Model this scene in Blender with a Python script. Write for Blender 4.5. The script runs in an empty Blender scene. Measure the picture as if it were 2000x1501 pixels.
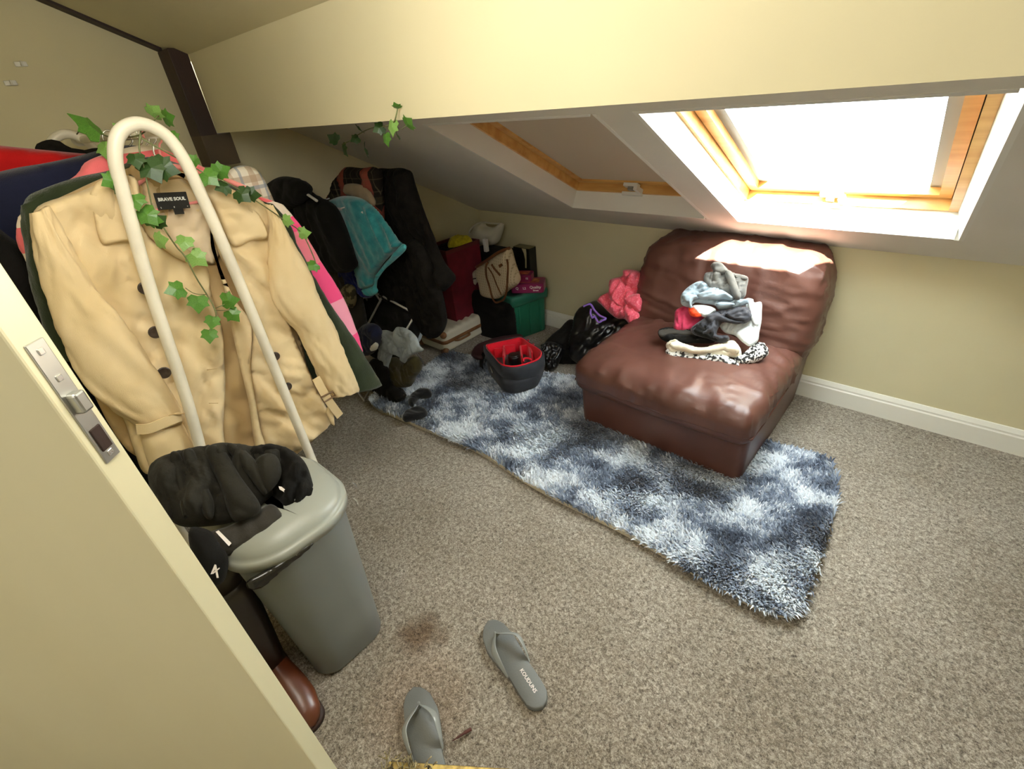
import bpy, bmesh, math, random
import numpy as np
from mathutils import Vector, Matrix
from mathutils.geometry import delaunay_2d_cdt

SC = bpy.context.scene
COL = SC.collection
rng = np.random.RandomState(7)
random.seed(7)

# ------------------------------------------------------------------ camera
F_PX, CX, CY, CAM_H = 917.0, 1000.0, 750.5, 1.35
def _basis():
    def ray(x, y): return np.array([x - CX, y - CY, F_PX])
    vx = -ray(-138, 300); vx /= np.linalg.norm(vx)
    d = ray(1151, 2239); d -= d.dot(vx) * vx; d /= np.linalg.norm(d)
    z = -d; y = np.cross(z, vx)
    if y[2] < 0: y = -y
    return np.array([vx, y, z])
RW = _basis()
CAM = np.array([0, 0, CAM_H])
cam_data = bpy.data.cameras.new('camera'); cam = bpy.data.objects.new('camera', cam_data); COL.objects.link(cam)
cam_data.sensor_fit = 'HORIZONTAL'; cam_data.sensor_width = 36.0; cam_data.lens = 36.0 * F_PX / 2000.0
cam_data.clip_start = 0.02
M = Matrix.Identity(4)
for i in range(3):
    M[i][0] = RW[i, 0]; M[i][1] = -RW[i, 1]; M[i][2] = -RW[i, 2]; M[i][3] = CAM[i]
cam.matrix_world = M
SC.camera = cam

# ------------------------------------------------------------------ light
SC.view_settings.view_transform = 'Standard'
SC.view_settings.look = 'None'
SC.view_settings.gamma = 1.0
SC.view_settings.use_curve_mapping = False
SC.view_settings.exposure = 0.26
world = bpy.data.worlds.new('world'); SC.world = world; world.use_nodes = True
bg = world.node_tree.nodes['Background']
bg.inputs[0].default_value = (0.92, 0.97, 1.0, 1); bg.inputs[1].default_value = 17.0
sun_d = bpy.data.lights.new('sun', 'SUN'); sun = bpy.data.objects.new('sun', sun_d); COL.objects.link(sun)
sun_d.energy = 120.0; sun_d.angle = 0.012; sun_d.color = (1.0, 0.93, 0.82)
sun.rotation_euler = Vector((-0.45, 1.0, -1.05)).to_track_quat('-Z', 'Y').to_euler()
sun.location = (3, -6, 7)
lamp_d = bpy.data.lights.new('fill_light', 'AREA'); lamp = bpy.data.objects.new('fill_light', lamp_d); COL.objects.link(lamp)  # unseen soft fill added behind the camera to brighten the room
lamp_d.shape = 'RECTANGLE'; lamp_d.size = 1.5; lamp_d.size_y = 1.0; lamp_d.energy = 11.0; lamp_d.color = (1.0, 0.965, 0.90)
lamp.location = (0.15, -1.5, 1.25)
lamp.rotation_euler = (Vector((-1.0, 1.0, 1.0)) - lamp.location).to_track_quat('-Z', 'Y').to_euler()
lamp2_d = bpy.data.lights.new('room_lamp', 'POINT'); lamp2 = bpy.data.objects.new('room_lamp', lamp2_d); COL.objects.link(lamp2)
lamp2_d.energy = 18.0; lamp2_d.color = (1.0, 0.965, 0.90); lamp2_d.shadow_soft_size = 0.22
lamp2.location = (-0.60, 0.16, 1.62)

# ------------------------------------------------------------------ helpers
def at(px, py, x=None, y=None, z=None):
    """The world point seen at a place of the 2000x1501 frame, on the plane x=, y= or z=."""
    r = RW @ np.array([px - CX, py - CY, F_PX])
    ax, v = (0, x) if x is not None else (1, y) if y is not None else (2, z)
    return CAM + r * ((v - CAM[ax]) / r[ax])

def on_plane(px, py, p0, n):
    r = RW @ np.array([px - CX, py - CY, F_PX])
    return CAM + r * (np.dot(np.asarray(p0) - CAM, n) / np.dot(r, n))

def srgb(r, g, b):
    def f(c):
        c /= 255.0
        return c / 12.92 if c <= 0.04045 else ((c + 0.055) / 1.055) ** 2.4
    return (f(r), f(g), f(b), 1.0)

def _hash(ix, iy, iz, s):
    h = (ix * 374761393 + iy * 668265263 + iz * 1274126177 + s * 362437) & 0xffffffff
    h = ((h ^ (h >> 13)) * 1274126177) & 0xffffffff
    return ((h ^ (h >> 16)) & 0xffff) / 65535.0

def vnoise(P, f=1.0, s=0):
    P = np.asarray(P, float) * f + 100.0
    i = np.floor(P).astype(np.int64); t = P - i; t = t * t * (3 - 2 * t)
    out = 0
    for a in (0, 1):
        for b in (0, 1):
            for c in (0, 1):
                w = (t[:, 0] if a else 1 - t[:, 0]) * (t[:, 1] if b else 1 - t[:, 1]) * (t[:, 2] if c else 1 - t[:, 2])
                out = out + w * _hash(i[:, 0] + a, i[:, 1] + b, i[:, 2] + c, s)
    return out

def ridge(P, f, s=0, p=2.0):
    return (1 - np.abs(2 * vnoise(P, f, s) - 1)) ** p

def new_mesh(name, V, Fc, smooth=True, uv=None):
    me = bpy.data.meshes.new(name)
    me.from_pydata([tuple(map(float, v)) for v in V], [], [tuple(int(k) for k in f) for f in Fc])
    if smooth:
        me.polygons.foreach_set('use_smooth', [True] * len(me.polygons))
    me.update()
    return me

BASE = {}
def origin_of(o):
    return np.array(BASE.get(o.name, (0, 0, 0)), float)

def obj(name, VF, mat, parent=None, smooth=True, label=None, solid=None, subsurf=0, fix=True):
    V, Fc = VF
    V = np.asarray(V, float)
    off = origin_of(parent) if parent is not None else np.zeros(3)
    if parent is None:
        off = np.array([V[:, 0].mean(), V[:, 1].mean(), V[:, 2].min()])
    me = new_mesh(name, V - off, Fc, smooth)
    if fix:
        bm = bmesh.new(); bm.from_mesh(me); bmesh.ops.recalc_face_normals(bm, faces=bm.faces[:]); bm.to_mesh(me); bm.free()
    o = bpy.data.objects.new(name, me); COL.objects.link(o)
    if mat is not None: me.materials.append(mat)
    if parent is not None:
        o.parent = parent; BASE[o.name] = tuple(off)
    else:
        o.location = off; BASE[o.name] = tuple(off)
    if label: o['label'] = label
    if solid:
        m = o.modifiers.new('thickness', 'SOLIDIFY'); m.thickness = solid; m.offset = 0
    if subsurf:
        m = o.modifiers.new('smooth', 'SUBSURF'); m.levels = subsurf; m.render_levels = subsurf
    return o

def tag(o, label, cat, group=None, kind=None):
    o['label'] = label; o['category'] = cat
    if group: o['group'] = group
    if kind: o['kind'] = kind
    return o

def thing(name, label, cat, loc, group=None):
    o = bpy.data.objects.new(name, None); COL.objects.link(o)
    o.location = loc; o.empty_display_size = 0.05; BASE[o.name] = tuple(loc)
    return tag(o, label, cat, group)

def structure(name, VF, mat, label, parent=None, smooth=False):
    o = obj(name, VF, mat, parent, smooth)
    if parent is None:
        o['kind'] = 'structure'; o['label'] = label
    return o

def join(*parts):
    V, Fc, n = [], [], 0
    for v, f in parts:
        V.append(np.asarray(v, float)); Fc += [tuple(k + n for k in q) for q in f]; n += len(v)
    return np.vstack(V), Fc

def box(x0, x1, y0, y1, z0, z1, bev=0.0, seg=2):
    bm = bmesh.new(); bmesh.ops.create_cube(bm, size=1.0)
    for v in bm.verts:
        v.co = Vector(((x0 + x1) / 2 + v.co.x * (x1 - x0), (y0 + y1) / 2 + v.co.y * (y1 - y0), (z0 + z1) / 2 + v.co.z * (z1 - z0)))
    if bev > 0:
        bmesh.ops.bevel(bm, geom=bm.edges[:], offset=bev, segments=seg, affect='EDGES', profile=0.5)
    V = np.array([v.co[:] for v in bm.verts]); Fc = [[v.index for v in f.verts] for f in bm.faces]
    bm.free(); return V, Fc

def xf(VF, origin, ex, ey, ez):
    V, Fc = VF
    B = np.array([ex, ey, ez], float)
    return np.asarray(V) @ B + np.asarray(origin, float), Fc

def frame_of(n, up=(0, 0, 1)):
    n = np.asarray(n, float) / np.linalg.norm(n)
    u = np.cross(up, n); u /= np.linalg.norm(u)
    return u, np.cross(n, u), n

def spline(pts, n=8, closed=False):
    P = np.asarray(pts, float); N = len(P); out = []
    R = range(N) if closed else range(N - 1)
    for i in R:
        if closed: a, b, c, d = P[(i - 1) % N], P[i], P[(i + 1) % N], P[(i + 2) % N]
        else: a, b, c, d = P[max(i - 1, 0)], P[i], P[i + 1], P[min(i + 2, N - 1)]
        for k in range(n):
            t = k / n
            out.append(0.5 * (2 * b + (c - a) * t + (2 * a - 5 * b + 4 * c - d) * t * t + (3 * b - a - 3 * c + d) * t ** 3))
    if not closed: out.append(P[-1])
    return np.array(out)

def tube(pts, r, seg=10, closed=False, cap=True):
    P = np.asarray(pts, float); N = len(P)
    r = np.full(N, r) if np.isscalar(r) else np.asarray(r)
    T = np.gradient(P, axis=0) if not closed else np.roll(P, -1, 0) - np.roll(P, 1, 0)
    T /= np.linalg.norm(T, axis=1)[:, None] + 1e-9
    a = np.array([0, 0, 1.0]) if abs(T[0][2]) < 0.9 else np.array([1.0, 0, 0])
    u = np.cross(T[0], a); u /= np.linalg.norm(u)
    V = []
    for i in range(N):
        u = u - T[i] * u.dot(T[i]); u /= np.linalg.norm(u) + 1e-9
        w = np.cross(T[i], u)
        for k in range(seg):
            th = 2 * math.pi * k / seg
            V.append(P[i] + r[i] * (math.cos(th) * u + math.sin(th) * w))
    Fc = []
    for i in range(N if closed else N - 1):
        j = (i + 1) % N
        for k in range(seg):
            l = (k + 1) % seg
            Fc.append((i * seg + k, i * seg + l, j * seg + l, j * seg + k))
    if cap and not closed:
        Fc.append(tuple(range(seg))[::-1]); Fc.append(tuple((N - 1) * seg + k for k in range(seg)))
    return np.array(V), Fc

def loft(rings, cap=True, closed=False):
    n = len(rings[0]); V = np.vstack(rings); Fc = []
    m = len(rings)
    for i in range(m if closed else m - 1):
        j = (i + 1) % m
        for k in range(n):
            l = (k + 1) % n
            Fc.append((i * n + k, i * n + l, j * n + l, j * n + k))
    if cap and not closed:
        Fc.append(tuple(range(n))[::-1]); Fc.append(tuple((m - 1) * n + k for k in range(n)))
    return V, Fc

def rrect(cx, cy, hx, hy, r, z, n=6):
    pts = []
    for q, (sx, sy) in enumerate(((1, 1), (-1, 1), (-1, -1), (1, -1))):
        for k in range(n + 1):
            a = math.pi / 2 * (q + k / n)
            pts.append((cx + sx * (hx - r) + r * math.cos(a), cy + sy * (hy - r) + r * math.sin(a), z))
    return np.array(pts)

def rounded_box(half, r, n=32):
    """Dense rounded box about the origin, ready to be bent and creased."""
    bm = bmesh.new(); bmesh.ops.create_cube(bm, size=2.0)
    bmesh.ops.subdivide_edges(bm, edges=bm.edges[:], cuts=n, use_grid_fill=True)
    P = np.array([v.co[:] for v in bm.verts]); Fc = [[v.index for v in f.verts] for f in bm.faces]; bm.free()
    half = np.array(half, float); Q = P * half; c = np.clip(Q, -(half - r), half - r); d = Q - c
    L = np.linalg.norm(d, axis=1)[:, None]
    return c + d / np.maximum(L, 1e-9) * np.minimum(L, r), Fc

def normals(V, Fc):
    N = np.zeros_like(V)
    for f in Fc:
        a, b, c = V[f[0]], V[f[1]], V[f[2]]
        n = np.cross(b - a, c - a)
        for k in f: N[k] += n
    return N / (np.linalg.norm(N, axis=1)[:, None] + 1e-12)

def ball(c, r, nu=16, nv=10):
    rings = []
    for i in range(1, nv):
        a = math.pi * i / nv
        rings.append(np.array([(c[0] + r[0] * math.sin(a) * math.cos(t), c[1] + r[1] * math.sin(a) * math.sin(t), c[2] + r[2] * math.cos(a)) for t in np.linspace(0, 2 * math.pi, nu, endpoint=False)]))
    return loft(rings)

def folds(uv, ang, freq, amp, seed=0, warp=0.5, sharp=1.5):
    """Long soft folds running along the direction ang (degrees, in the cloth's own plane)."""
    a = math.radians(ang)
    s = uv[:, 0] * -math.sin(a) + uv[:, 1] * math.cos(a)
    l = uv[:, 0] * math.cos(a) + uv[:, 1] * math.sin(a)
    P = np.stack([s * freq, l * freq * 0.22, np.full(len(s), seed * 3.7)], 1)
    P[:, 0] += warp * (vnoise(np.stack([l * freq * .5, s * freq * .5, P[:, 2]], 1), 1, seed + 5) - .5) * 2
    return amp * ridge(P, 1.0, seed, sharp)

def wrinkle(ang, f, amp, seed=0, fine=.45):
    """Rounded folds with tight valleys between them, in three sizes, roughly along the direction ang."""
    def fn(uv):
        out = 0
        for k, (da, m, w) in enumerate(((0, 1.0, 1.0), (28, 1.9, fine), (-24, 3.9, fine * .42))):
            a = math.radians(ang + da)
            c = uv[:, 0] * -math.sin(a) + uv[:, 1] * math.cos(a); l = uv[:, 0] * math.cos(a) + uv[:, 1] * math.sin(a)
            Q = np.stack([c * f * m, l * f * m * .30, np.full(len(c), seed * 2.3 + k)], 1)
            W_ = vnoise(Q * .55 + 7.7, 1, seed + 11 + k) - .5
            Q[:, 0] += 1.5 * W_
            out = out + w * (np.abs(2 * vnoise(Q, 1, seed + k) - 1) ** .75 - .35)
        return amp * out
    return fn

def inflate(poly, pl, thick=0.03, res=0.012, edge=None, relief=None, back=1.0, corner=False, rough_edge=0.0, bend=None, seed=0, flip=False):
    """A soft body with real thickness whose outline is poly (frame pixels) on the plane pl = ('x', v) or (point, normal)."""
    if isinstance(pl[0], str):
        kw = {pl[0]: pl[1]}; W = np.array([at(p[0], p[1], **kw) for p in poly])
        n = {'x': (1, 0, 0), 'y': (0, -1, 0), 'z': (0, 0, 1)}[pl[0]]
    else:
        n = np.asarray(pl[1], float); n = n / np.linalg.norm(n)
        W = np.array([on_plane(p[0], p[1], pl[0], n) for p in poly])
    return inflate_w(W, n, thick, res, edge, relief, back, corner, rough_edge, bend, seed)

def inflate_w(W, n, thick=0.03, res=0.012, edge=None, relief=None, back=1.0, corner=False, rough_edge=0.0, bend=None, seed=0):
    W = np.asarray(W, float); n = np.asarray(n, float); n = n / np.linalg.norm(n)
    o = W.mean(0); up = (0, 0, 1) if abs(n[2]) < 0.95 else (0, 1, 0)
    u, v, n = frame_of(n, up)
    q = np.stack([(W - o) @ u, (W - o) @ v], 1)
    if not corner: q = spline(q, 6, True)
    out = [q[0]]                                     # even spacing along the outline
    ring = np.vstack([q, q[:1]])
    for a, b in zip(ring[:-1], ring[1:]):
        L = np.linalg.norm(b - a); k = max(1, int(round(L / res)))
        for i in range(1, k + 1): out.append(a + (b - a) * i / k)
    q = [out[0]]
    for p in out[1:]:
        if np.linalg.norm(p - q[-1]) > res * 0.6: q.append(p)
    if np.linalg.norm(q[0] - q[-1]) < res * 0.6: q.pop()
    q = np.array(q)
    if rough_edge:
        c = np.stack([q[:, 0], q[:, 1], np.full(len(q), seed * 1.3)], 1)
        q = q + rough_edge * (np.stack([vnoise(c, 40, 3), vnoise(c, 40, 4)], 1) - .5) * 2
    nb = len(q)
    lo, hi = q.min(0), q.max(0)
    gx, gy = np.meshgrid(np.arange(lo[0], hi[0], res), np.arange(lo[1], hi[1], res * .87))
    gx = gx + (np.arange(gx.shape[0])[:, None] % 2) * res * .5
    g = np.stack([gx.ravel(), gy.ravel()], 1)
    a, b = q, np.roll(q, -1, 0)
    inside = np.zeros(len(g), bool)
    for i in range(nb):
        c = (a[i, 1] > g[:, 1]) != (b[i, 1] > g[:, 1])
        with np.errstate(divide='ignore', invalid='ignore'):
            xi = (b[i, 0] - a[i, 0]) * (g[:, 1] - a[i, 1]) / (b[i, 1] - a[i, 1]) + a[i, 0]
        inside ^= c & (g[:, 0] < xi)
    def dist(p):
        d = np.full(len(p), 1e9)
        for i in range(nb):
            e = b[i] - a[i]; t = np.clip(((p - a[i]) @ e) / (e @ e + 1e-12), 0, 1)
            d = np.minimum(d, np.linalg.norm(p - a[i] - t[:, None] * e, axis=1))
        return d
    g = g[inside]; dg = dist(g) if len(g) else np.zeros(0); keep = dg > res * .55
    g, dg = g[keep], dg[keep]
    pts = np.vstack([q, g]); D = np.concatenate([np.zeros(nb), dg])
    rv, _, rf, ov, _, _ = delaunay_2d_cdt([Vector(p) for p in pts], [(i, (i + 1) % nb) for i in range(nb)], [list(range(nb))], 1, 1e-7)
    rv = np.array([p[:] for p in rv])
    if len(rv) == len(pts):
        src = [o_[0] if o_ else i for i, o_ in enumerate(ov)]; D = D[src]
        isb = np.array([s < nb for s in src])
    else:
        D = dist(rv); isb = D < 1e-6
    e = edge if edge else max(thick * 1.0, res * 1.2)
    prof = np.sqrt(np.clip(1 - (1 - np.clip(D / e, 0, 1)) ** 2, 0, 1))
    h = thick * prof
    rel = relief(rv) if relief is not None else 0
    fr = h + rel * np.clip(D / (e * .6 + .004), 0, 1) if relief is not None else h
    bk = -thick * back * prof
    bd = bend(rv) if bend is not None else 0
    m = len(rv)
    P = o + rv[:, :1] * u + rv[:, 1:2] * v
    Vf = P + (fr + bd)[:, None] * n; Vb = P + (bk + bd)[:, None] * n
    idx = np.arange(m) + m; idx[isb] = np.arange(m)[isb]
    Fc = [tuple(f) for f in rf] + [tuple(idx[k] for k in f[::-1]) for f in rf]
    V = np.vstack([Vf, Vb])
    used = np.zeros(2 * m, bool); used[[k for f in Fc for k in f]] = True
    remap = np.cumsum(used) - 1
    return V[used], [tuple(remap[k] for k in f) for f in Fc]

def sleeve(secs, x0, n=40, sub=10, wr=0.006, wf=30, seed=0):
    """A cloth tube. Each section: left px, left py, right px, right py, offset towards +x, half thickness."""
    S = spline(np.array(secs, float), sub)
    rings = []
    for s in S:
        L = at(s[0], s[1], x=x0 + s[4]); R = at(s[2], s[3], x=x0 + s[4]); c = (L + R) / 2; a = (R - L) / 2
        rings.append(np.array([c + a * math.cos(t) + np.array([s[5], 0, 0]) * math.sin(t) for t in np.linspace(0, 2 * math.pi, n, endpoint=False)]))
    V, Fc = loft(rings)
    N = normals(V, Fc)
    C_ = np.array([r.mean(0) for r in rings]); l = np.concatenate([[0], np.cumsum(np.linalg.norm(np.diff(C_, axis=0), axis=1))])
    th = np.tile(np.linspace(0, 2 * math.pi, n, endpoint=False), len(rings)); ll = np.repeat(l, n)
    w = 0
    for k, (m, a) in enumerate(((1.0, 1.0), (1.9, .55), (3.6, .25))):
        q = th + ll * 5 * (1 if k != 1 else -1)
        Q = np.stack([np.cos(q) * 1.5 * m, np.sin(q) * 1.5 * m, ll * wf * .42 * m + seed], 1)
        Q = Q + 1.1 * (vnoise(Q * .6, 1, seed + 9 + k) - .5)[:, None]
        w = w + a * (np.abs(2 * vnoise(Q, 1, seed + k) - 1) ** .75 - .35)
    return V + N * (wr * w)[:, None], Fc

# ------------------------------------------------------------------ materials
def mat(name, col, rough=0.7, col2=None, scale=20, detail=4, bump=0.0, bscale=200, metal=0.0, spec=0.5, sheen=0.0, coat=0.0, stretch=None, contrast=(.35, .65), trans=0.0, bdist=0.002):
    m = bpy.data.materials.new(name); m.use_nodes = True
    nt = m.node_tree; b = nt.nodes['Principled BSDF']
    b.inputs['Base Color'].default_value = col; b.inputs['Roughness'].default_value = rough
    b.inputs['Metallic'].default_value = metal; b.inputs['Specular IOR Level'].default_value = spec
    b.inputs['Sheen Weight'].default_value = sheen; b.inputs['Coat Weight'].default_value = coat
    b.inputs['Coat Roughness'].default_value = 0.15
    b.inputs['Transmission Weight'].default_value = trans
    tc = nt.nodes.new('ShaderNodeTexCoord'); src = tc.outputs['Object']
    if stretch:
        mp = nt.nodes.new('ShaderNodeMapping'); mp.inputs['Scale'].default_value = stretch
        nt.links.new(src, mp.inputs['Vector']); src = mp.outputs['Vector']
    if col2:
        no = nt.nodes.new('ShaderNodeTexNoise'); no.inputs['Scale'].default_value = scale; no.inputs['Detail'].default_value = detail
        nt.links.new(src, no.inputs['Vector'])
        cr = nt.nodes.new('ShaderNodeValToRGB')
        cr.color_ramp.elements[0].position = contrast[0]; cr.color_ramp.elements[1].position = contrast[1]
        cr.color_ramp.elements[0].color = col; cr.color_ramp.elements[1].color = col2
        nt.links.new(no.outputs[0], cr.inputs[0]); nt.links.new(cr.outputs[0], b.inputs['Base Color'])
    if bump:
        n2 = nt.nodes.new('ShaderNodeTexNoise'); n2.inputs['Scale'].default_value = bscale; n2.inputs['Detail'].default_value = 3
        nt.links.new(src, n2.inputs['Vector'])
        bp = nt.nodes.new('ShaderNodeBump'); bp.inputs['Strength'].default_value = bump; bp.inputs['Distance'].default_value = bdist
        nt.links.new(n2.outputs[0], bp.inputs['Height']); nt.links.new(bp.outputs[0], b.inputs['Normal'])
    return m

def cloth(name, c, c2=None, rough=0.85, sheen=0.15, bump=0.35, bscale=500, scale=12):
    if c2 is None: c2 = tuple(min(1, k * 1.25) for k in c[:3]) + (1,)
    return mat(name, c, rough, c2, scale, 3, bump, bscale, sheen=sheen, spec=0.2)

def grid_mat(name, base, lines, rough=0.85):
    """Woven check: each line is (axis, period, width, phase, colour, strength)."""
    m = bpy.data.materials.new(name); m.use_nodes = True; nt = m.node_tree; b = nt.nodes['Principled BSDF']
    b.inputs['Roughness'].default_value = rough; b.inputs['Specular IOR Level'].default_value = .2
    tc = nt.nodes.new('ShaderNodeTexCoord'); sp = nt.nodes.new('ShaderNodeSeparateXYZ'); nt.links.new(tc.outputs['Object'], sp.inputs[0])
    rgb = nt.nodes.new('ShaderNodeRGB'); rgb.outputs[0].default_value = base; cur = rgb.outputs[0]
    for ax, per, wid, ph, c, st in lines:
        a = nt.nodes.new('ShaderNodeMath'); a.operation = 'MULTIPLY_ADD'; a.inputs[1].default_value = 1 / per; a.inputs[2].default_value = ph + 50
        nt.links.new(sp.outputs[ax], a.inputs[0])
        fr = nt.nodes.new('ShaderNodeMath'); fr.operation = 'FRACT'; nt.links.new(a.outputs[0], fr.inputs[0])
        lt = nt.nodes.new('ShaderNodeMath'); lt.operation = 'LESS_THAN'; lt.inputs[1].default_value = wid; nt.links.new(fr.outputs[0], lt.inputs[0])
        ml = nt.nodes.new('ShaderNodeMath'); ml.operation = 'MULTIPLY'; ml.inputs[1].default_value = st; nt.links.new(lt.outputs[0], ml.inputs[0])
        mx = nt.nodes.new('ShaderNodeMix'); mx.data_type = 'RGBA'; mx.inputs[7].default_value = c
        nt.links.new(ml.outputs[0], mx.inputs[0]); nt.links.new(cur, mx.inputs[6]); cur = mx.outputs[2]
    nt.links.new(cur, b.inputs['Base Color'])
    return m

def paint(name, c, bump=0.12, rough=0.75):
    c2 = tuple(k * .95 for k in c[:3]) + (1,)
    return mat(name, c, rough, c2, 3, 2, bump, 90, spec=.25, bdist=.003)

M_CREAM = paint('cream_wall_paint', srgb(218, 209, 172))
M_WHITE_CEIL = paint('white_ceiling_paint', srgb(232, 228, 218))
M_WHITE = mat('white_gloss_paint', srgb(235, 233, 222), .35, bump=.05, bscale=40)
M_REVEAL = paint('white_reveal_paint', srgb(238, 236, 228), .05)
M_DOOR = mat('cream_door_paint', srgb(232, 225, 190), .42, srgb(227, 219, 182), 4, 3, .06, 60, stretch=(1, 1, .15))
M_DARKWOOD = mat('dark_brown_timber', srgb(52, 30, 20), .6, srgb(38, 22, 15), 6, 4, .2, 60, stretch=(4, 4, 1))
M_DARKWOOD2 = mat('grey_brown_timber', srgb(84, 70, 50), .7, srgb(66, 54, 38), 6, 4, .2, 60)
M_PINE = mat('varnished_pine', srgb(222, 176, 104), .38, srgb(204, 150, 80), 5, 5, .1, 60, stretch=(1, 6, 6), coat=.3)
M_BLIND = mat('beige_blackout_blind', srgb(206, 195, 176), .85, bump=.1, bscale=300)
_nt = M_BLIND.node_tree; _o = _nt.nodes['Material Output']; _t = _nt.nodes.new('ShaderNodeBsdfTranslucent'); _m = _nt.nodes.new('ShaderNodeMixShader')
_t.inputs[0].default_value = srgb(206, 186, 156); _m.inputs[0].default_value = .035      # woven cloth lets a little daylight through
_nt.links.new(_nt.nodes['Principled BSDF'].outputs[0], _m.inputs[1]); _nt.links.new(_t.outputs[0], _m.inputs[2]); _nt.links.new(_m.outputs[0], _o.inputs[0])
M_STEEL = mat('brushed_steel', srgb(178, 178, 172), .35, metal=.9)
M_CHROME = mat('chrome_wire', srgb(222, 222, 216), .22, metal=.75)
M_BRASS = mat('worn_brass', srgb(214, 190, 120), .4, srgb(150, 128, 80), 60, 3, metal=.85)
M_PLASTIC_W = mat('white_plastic', srgb(230, 228, 220), .4)
M_RACK = mat('white_enamelled_tube', srgb(236, 230, 212), .38, srgb(214, 208, 192), 8, 5, contrast=(.45, .75))

def carpet_mat():
    m = bpy.data.materials.new('twist_pile_carpet'); m.use_nodes = True; nt = m.node_tree; b = nt.nodes['Principled BSDF']
    b.inputs['Roughness'].default_value = .95; b.inputs['Specular IOR Level'].default_value = .1; b.inputs['Sheen Weight'].default_value = .2
    tc = nt.nodes.new('ShaderNodeTexCoord')
    n0 = nt.nodes.new('ShaderNodeTexNoise'); n0.inputs['Scale'].default_value = 260; n0.inputs['Detail'].default_value = 2; n0.inputs['Distortion'].default_value = 1.2
    n1 = nt.nodes.new('ShaderNodeTexNoise'); n1.inputs['Scale'].default_value = 3.0; n1.inputs['Detail'].default_value = 5
    n2 = nt.nodes.new('ShaderNodeTexNoise'); n2.inputs['Scale'].default_value = 90; n2.inputs['Detail'].default_value = 3; n2.inputs['Distortion'].default_value = .8
    for n in (n0, n1, n2): nt.links.new(tc.outputs['Object'], n.inputs['Vector'])
    cr = nt.nodes.new('ShaderNodeValToRGB')
    el = cr.color_ramp.elements
    el[0].position = .34; el[0].color = srgb(84, 76, 67); el[1].position = .66; el[1].color = srgb(208, 199, 186)
    e = el.new(.5); e.color = srgb(153, 143, 129)
    mixf = nt.nodes.new('ShaderNodeMath'); mixf.operation = 'MULTIPLY_ADD'; mixf.inputs[1].default_value = .55
    nt.links.new(n0.outputs[0], mixf.inputs[0])
    h = nt.nodes.new('ShaderNodeMath'); h.operation = 'MULTIPLY'; h.inputs[1].default_value = .45; nt.links.new(n2.outputs[0], h.inputs[0])
    nt.links.new(h.outputs[0], mixf.inputs[2]); nt.links.new(mixf.outputs[0], cr.inputs[0])
    mx = nt.nodes.new('ShaderNodeMix'); mx.data_type = 'RGBA'; mx.blend_type = 'MULTIPLY'
    c2 = nt.nodes.new('ShaderNodeValToRGB'); c2.color_ramp.elements[0].position = .3; c2.color_ramp.elements[1].position = .6
    c2.color_ramp.elements[0].color = (.78, .76, .72, 1); c2.color_ramp.elements[1].color = (1, 1, 1, 1)
    nt.links.new(n1.outputs[0], c2.inputs[0]); mx.inputs[0].default_value = 1
    nt.links.new(cr.outputs[0], mx.inputs[6]); nt.links.new(c2.outputs[0], mx.inputs[7])
    # two old stains in the pile
    cur = mx.outputs[2]
    for (sx, sy, rx, col) in ((-.775, .365, .075, (.52, .42, .34, 1)), (-.72, .41, .04, (.55, .45, .38, 1)), (-.64, .26, .16, (.97, .90, .86, 1))):
        vd = nt.nodes.new('ShaderNodeVectorMath'); vd.operation = 'DISTANCE'
        wob = nt.nodes.new('ShaderNodeMix'); wob.data_type = 'VECTOR'; wob.inputs[0].default_value = .06
        ns = nt.nodes.new('ShaderNodeTexNoise'); ns.inputs['Scale'].default_value = 14
        nt.links.new(tc.outputs['Object'], ns.inputs['Vector'])
        nt.links.new(tc.outputs['Object'], wob.inputs[4]); nt.links.new(ns.outputs[1], wob.inputs[5])
        nt.links.new(wob.outputs[1], vd.inputs[0]); vd.inputs[1].default_value = (sx - FLOOR_C[0] + .0, sy - FLOOR_C[1], .0)
        mr = nt.nodes.new('ShaderNodeMapRange'); mr.inputs[1].default_value = rx; mr.inputs[2].default_value = rx * .55; nt.links.new(vd.outputs['Value'], mr.inputs[0])
        mm = nt.nodes.new('ShaderNodeMix'); mm.data_type = 'RGBA'; mm.blend_type = 'MULTIPLY'; mm.inputs[7].default_value = col
        nt.links.new(mr.outputs[0], mm.inputs[0]); nt.links.new(cur, mm.inputs[6]); cur = mm.outputs[2]
    nt.links.new(cur, b.inputs['Base Color'])
    bp = nt.nodes.new('ShaderNodeBump'); bp.inputs['Strength'].default_value = .9; bp.inputs['Distance'].default_value = .006
    nt.links.new(mixf.outputs[0], bp.inputs['Height']); nt.links.new(bp.outputs[0], b.inputs['Normal'])
    return m

def glass_mat():
    m = bpy.data.materials.new('window_glass'); m.use_nodes = True; nt = m.node_tree
    for n in list(nt.nodes): nt.nodes.remove(n)
    out = nt.nodes.new('ShaderNodeOutputMaterial'); t = nt.nodes.new('ShaderNodeBsdfTransparent'); g = nt.nodes.new('ShaderNodeBsdfGlossy')
    t.inputs[0].default_value = (.95, .98, .97, 1); g.inputs[1].default_value = .02
    mx = nt.nodes.new('ShaderNodeMixShader'); mx.inputs[0].default_value = .06
    nt.links.new(t.outputs[0], mx.inputs[1]); nt.links.new(g.outputs[0], mx.inputs[2])
    nt.links.new(mx.outputs[0], out.inputs[0])
    return m

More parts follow.
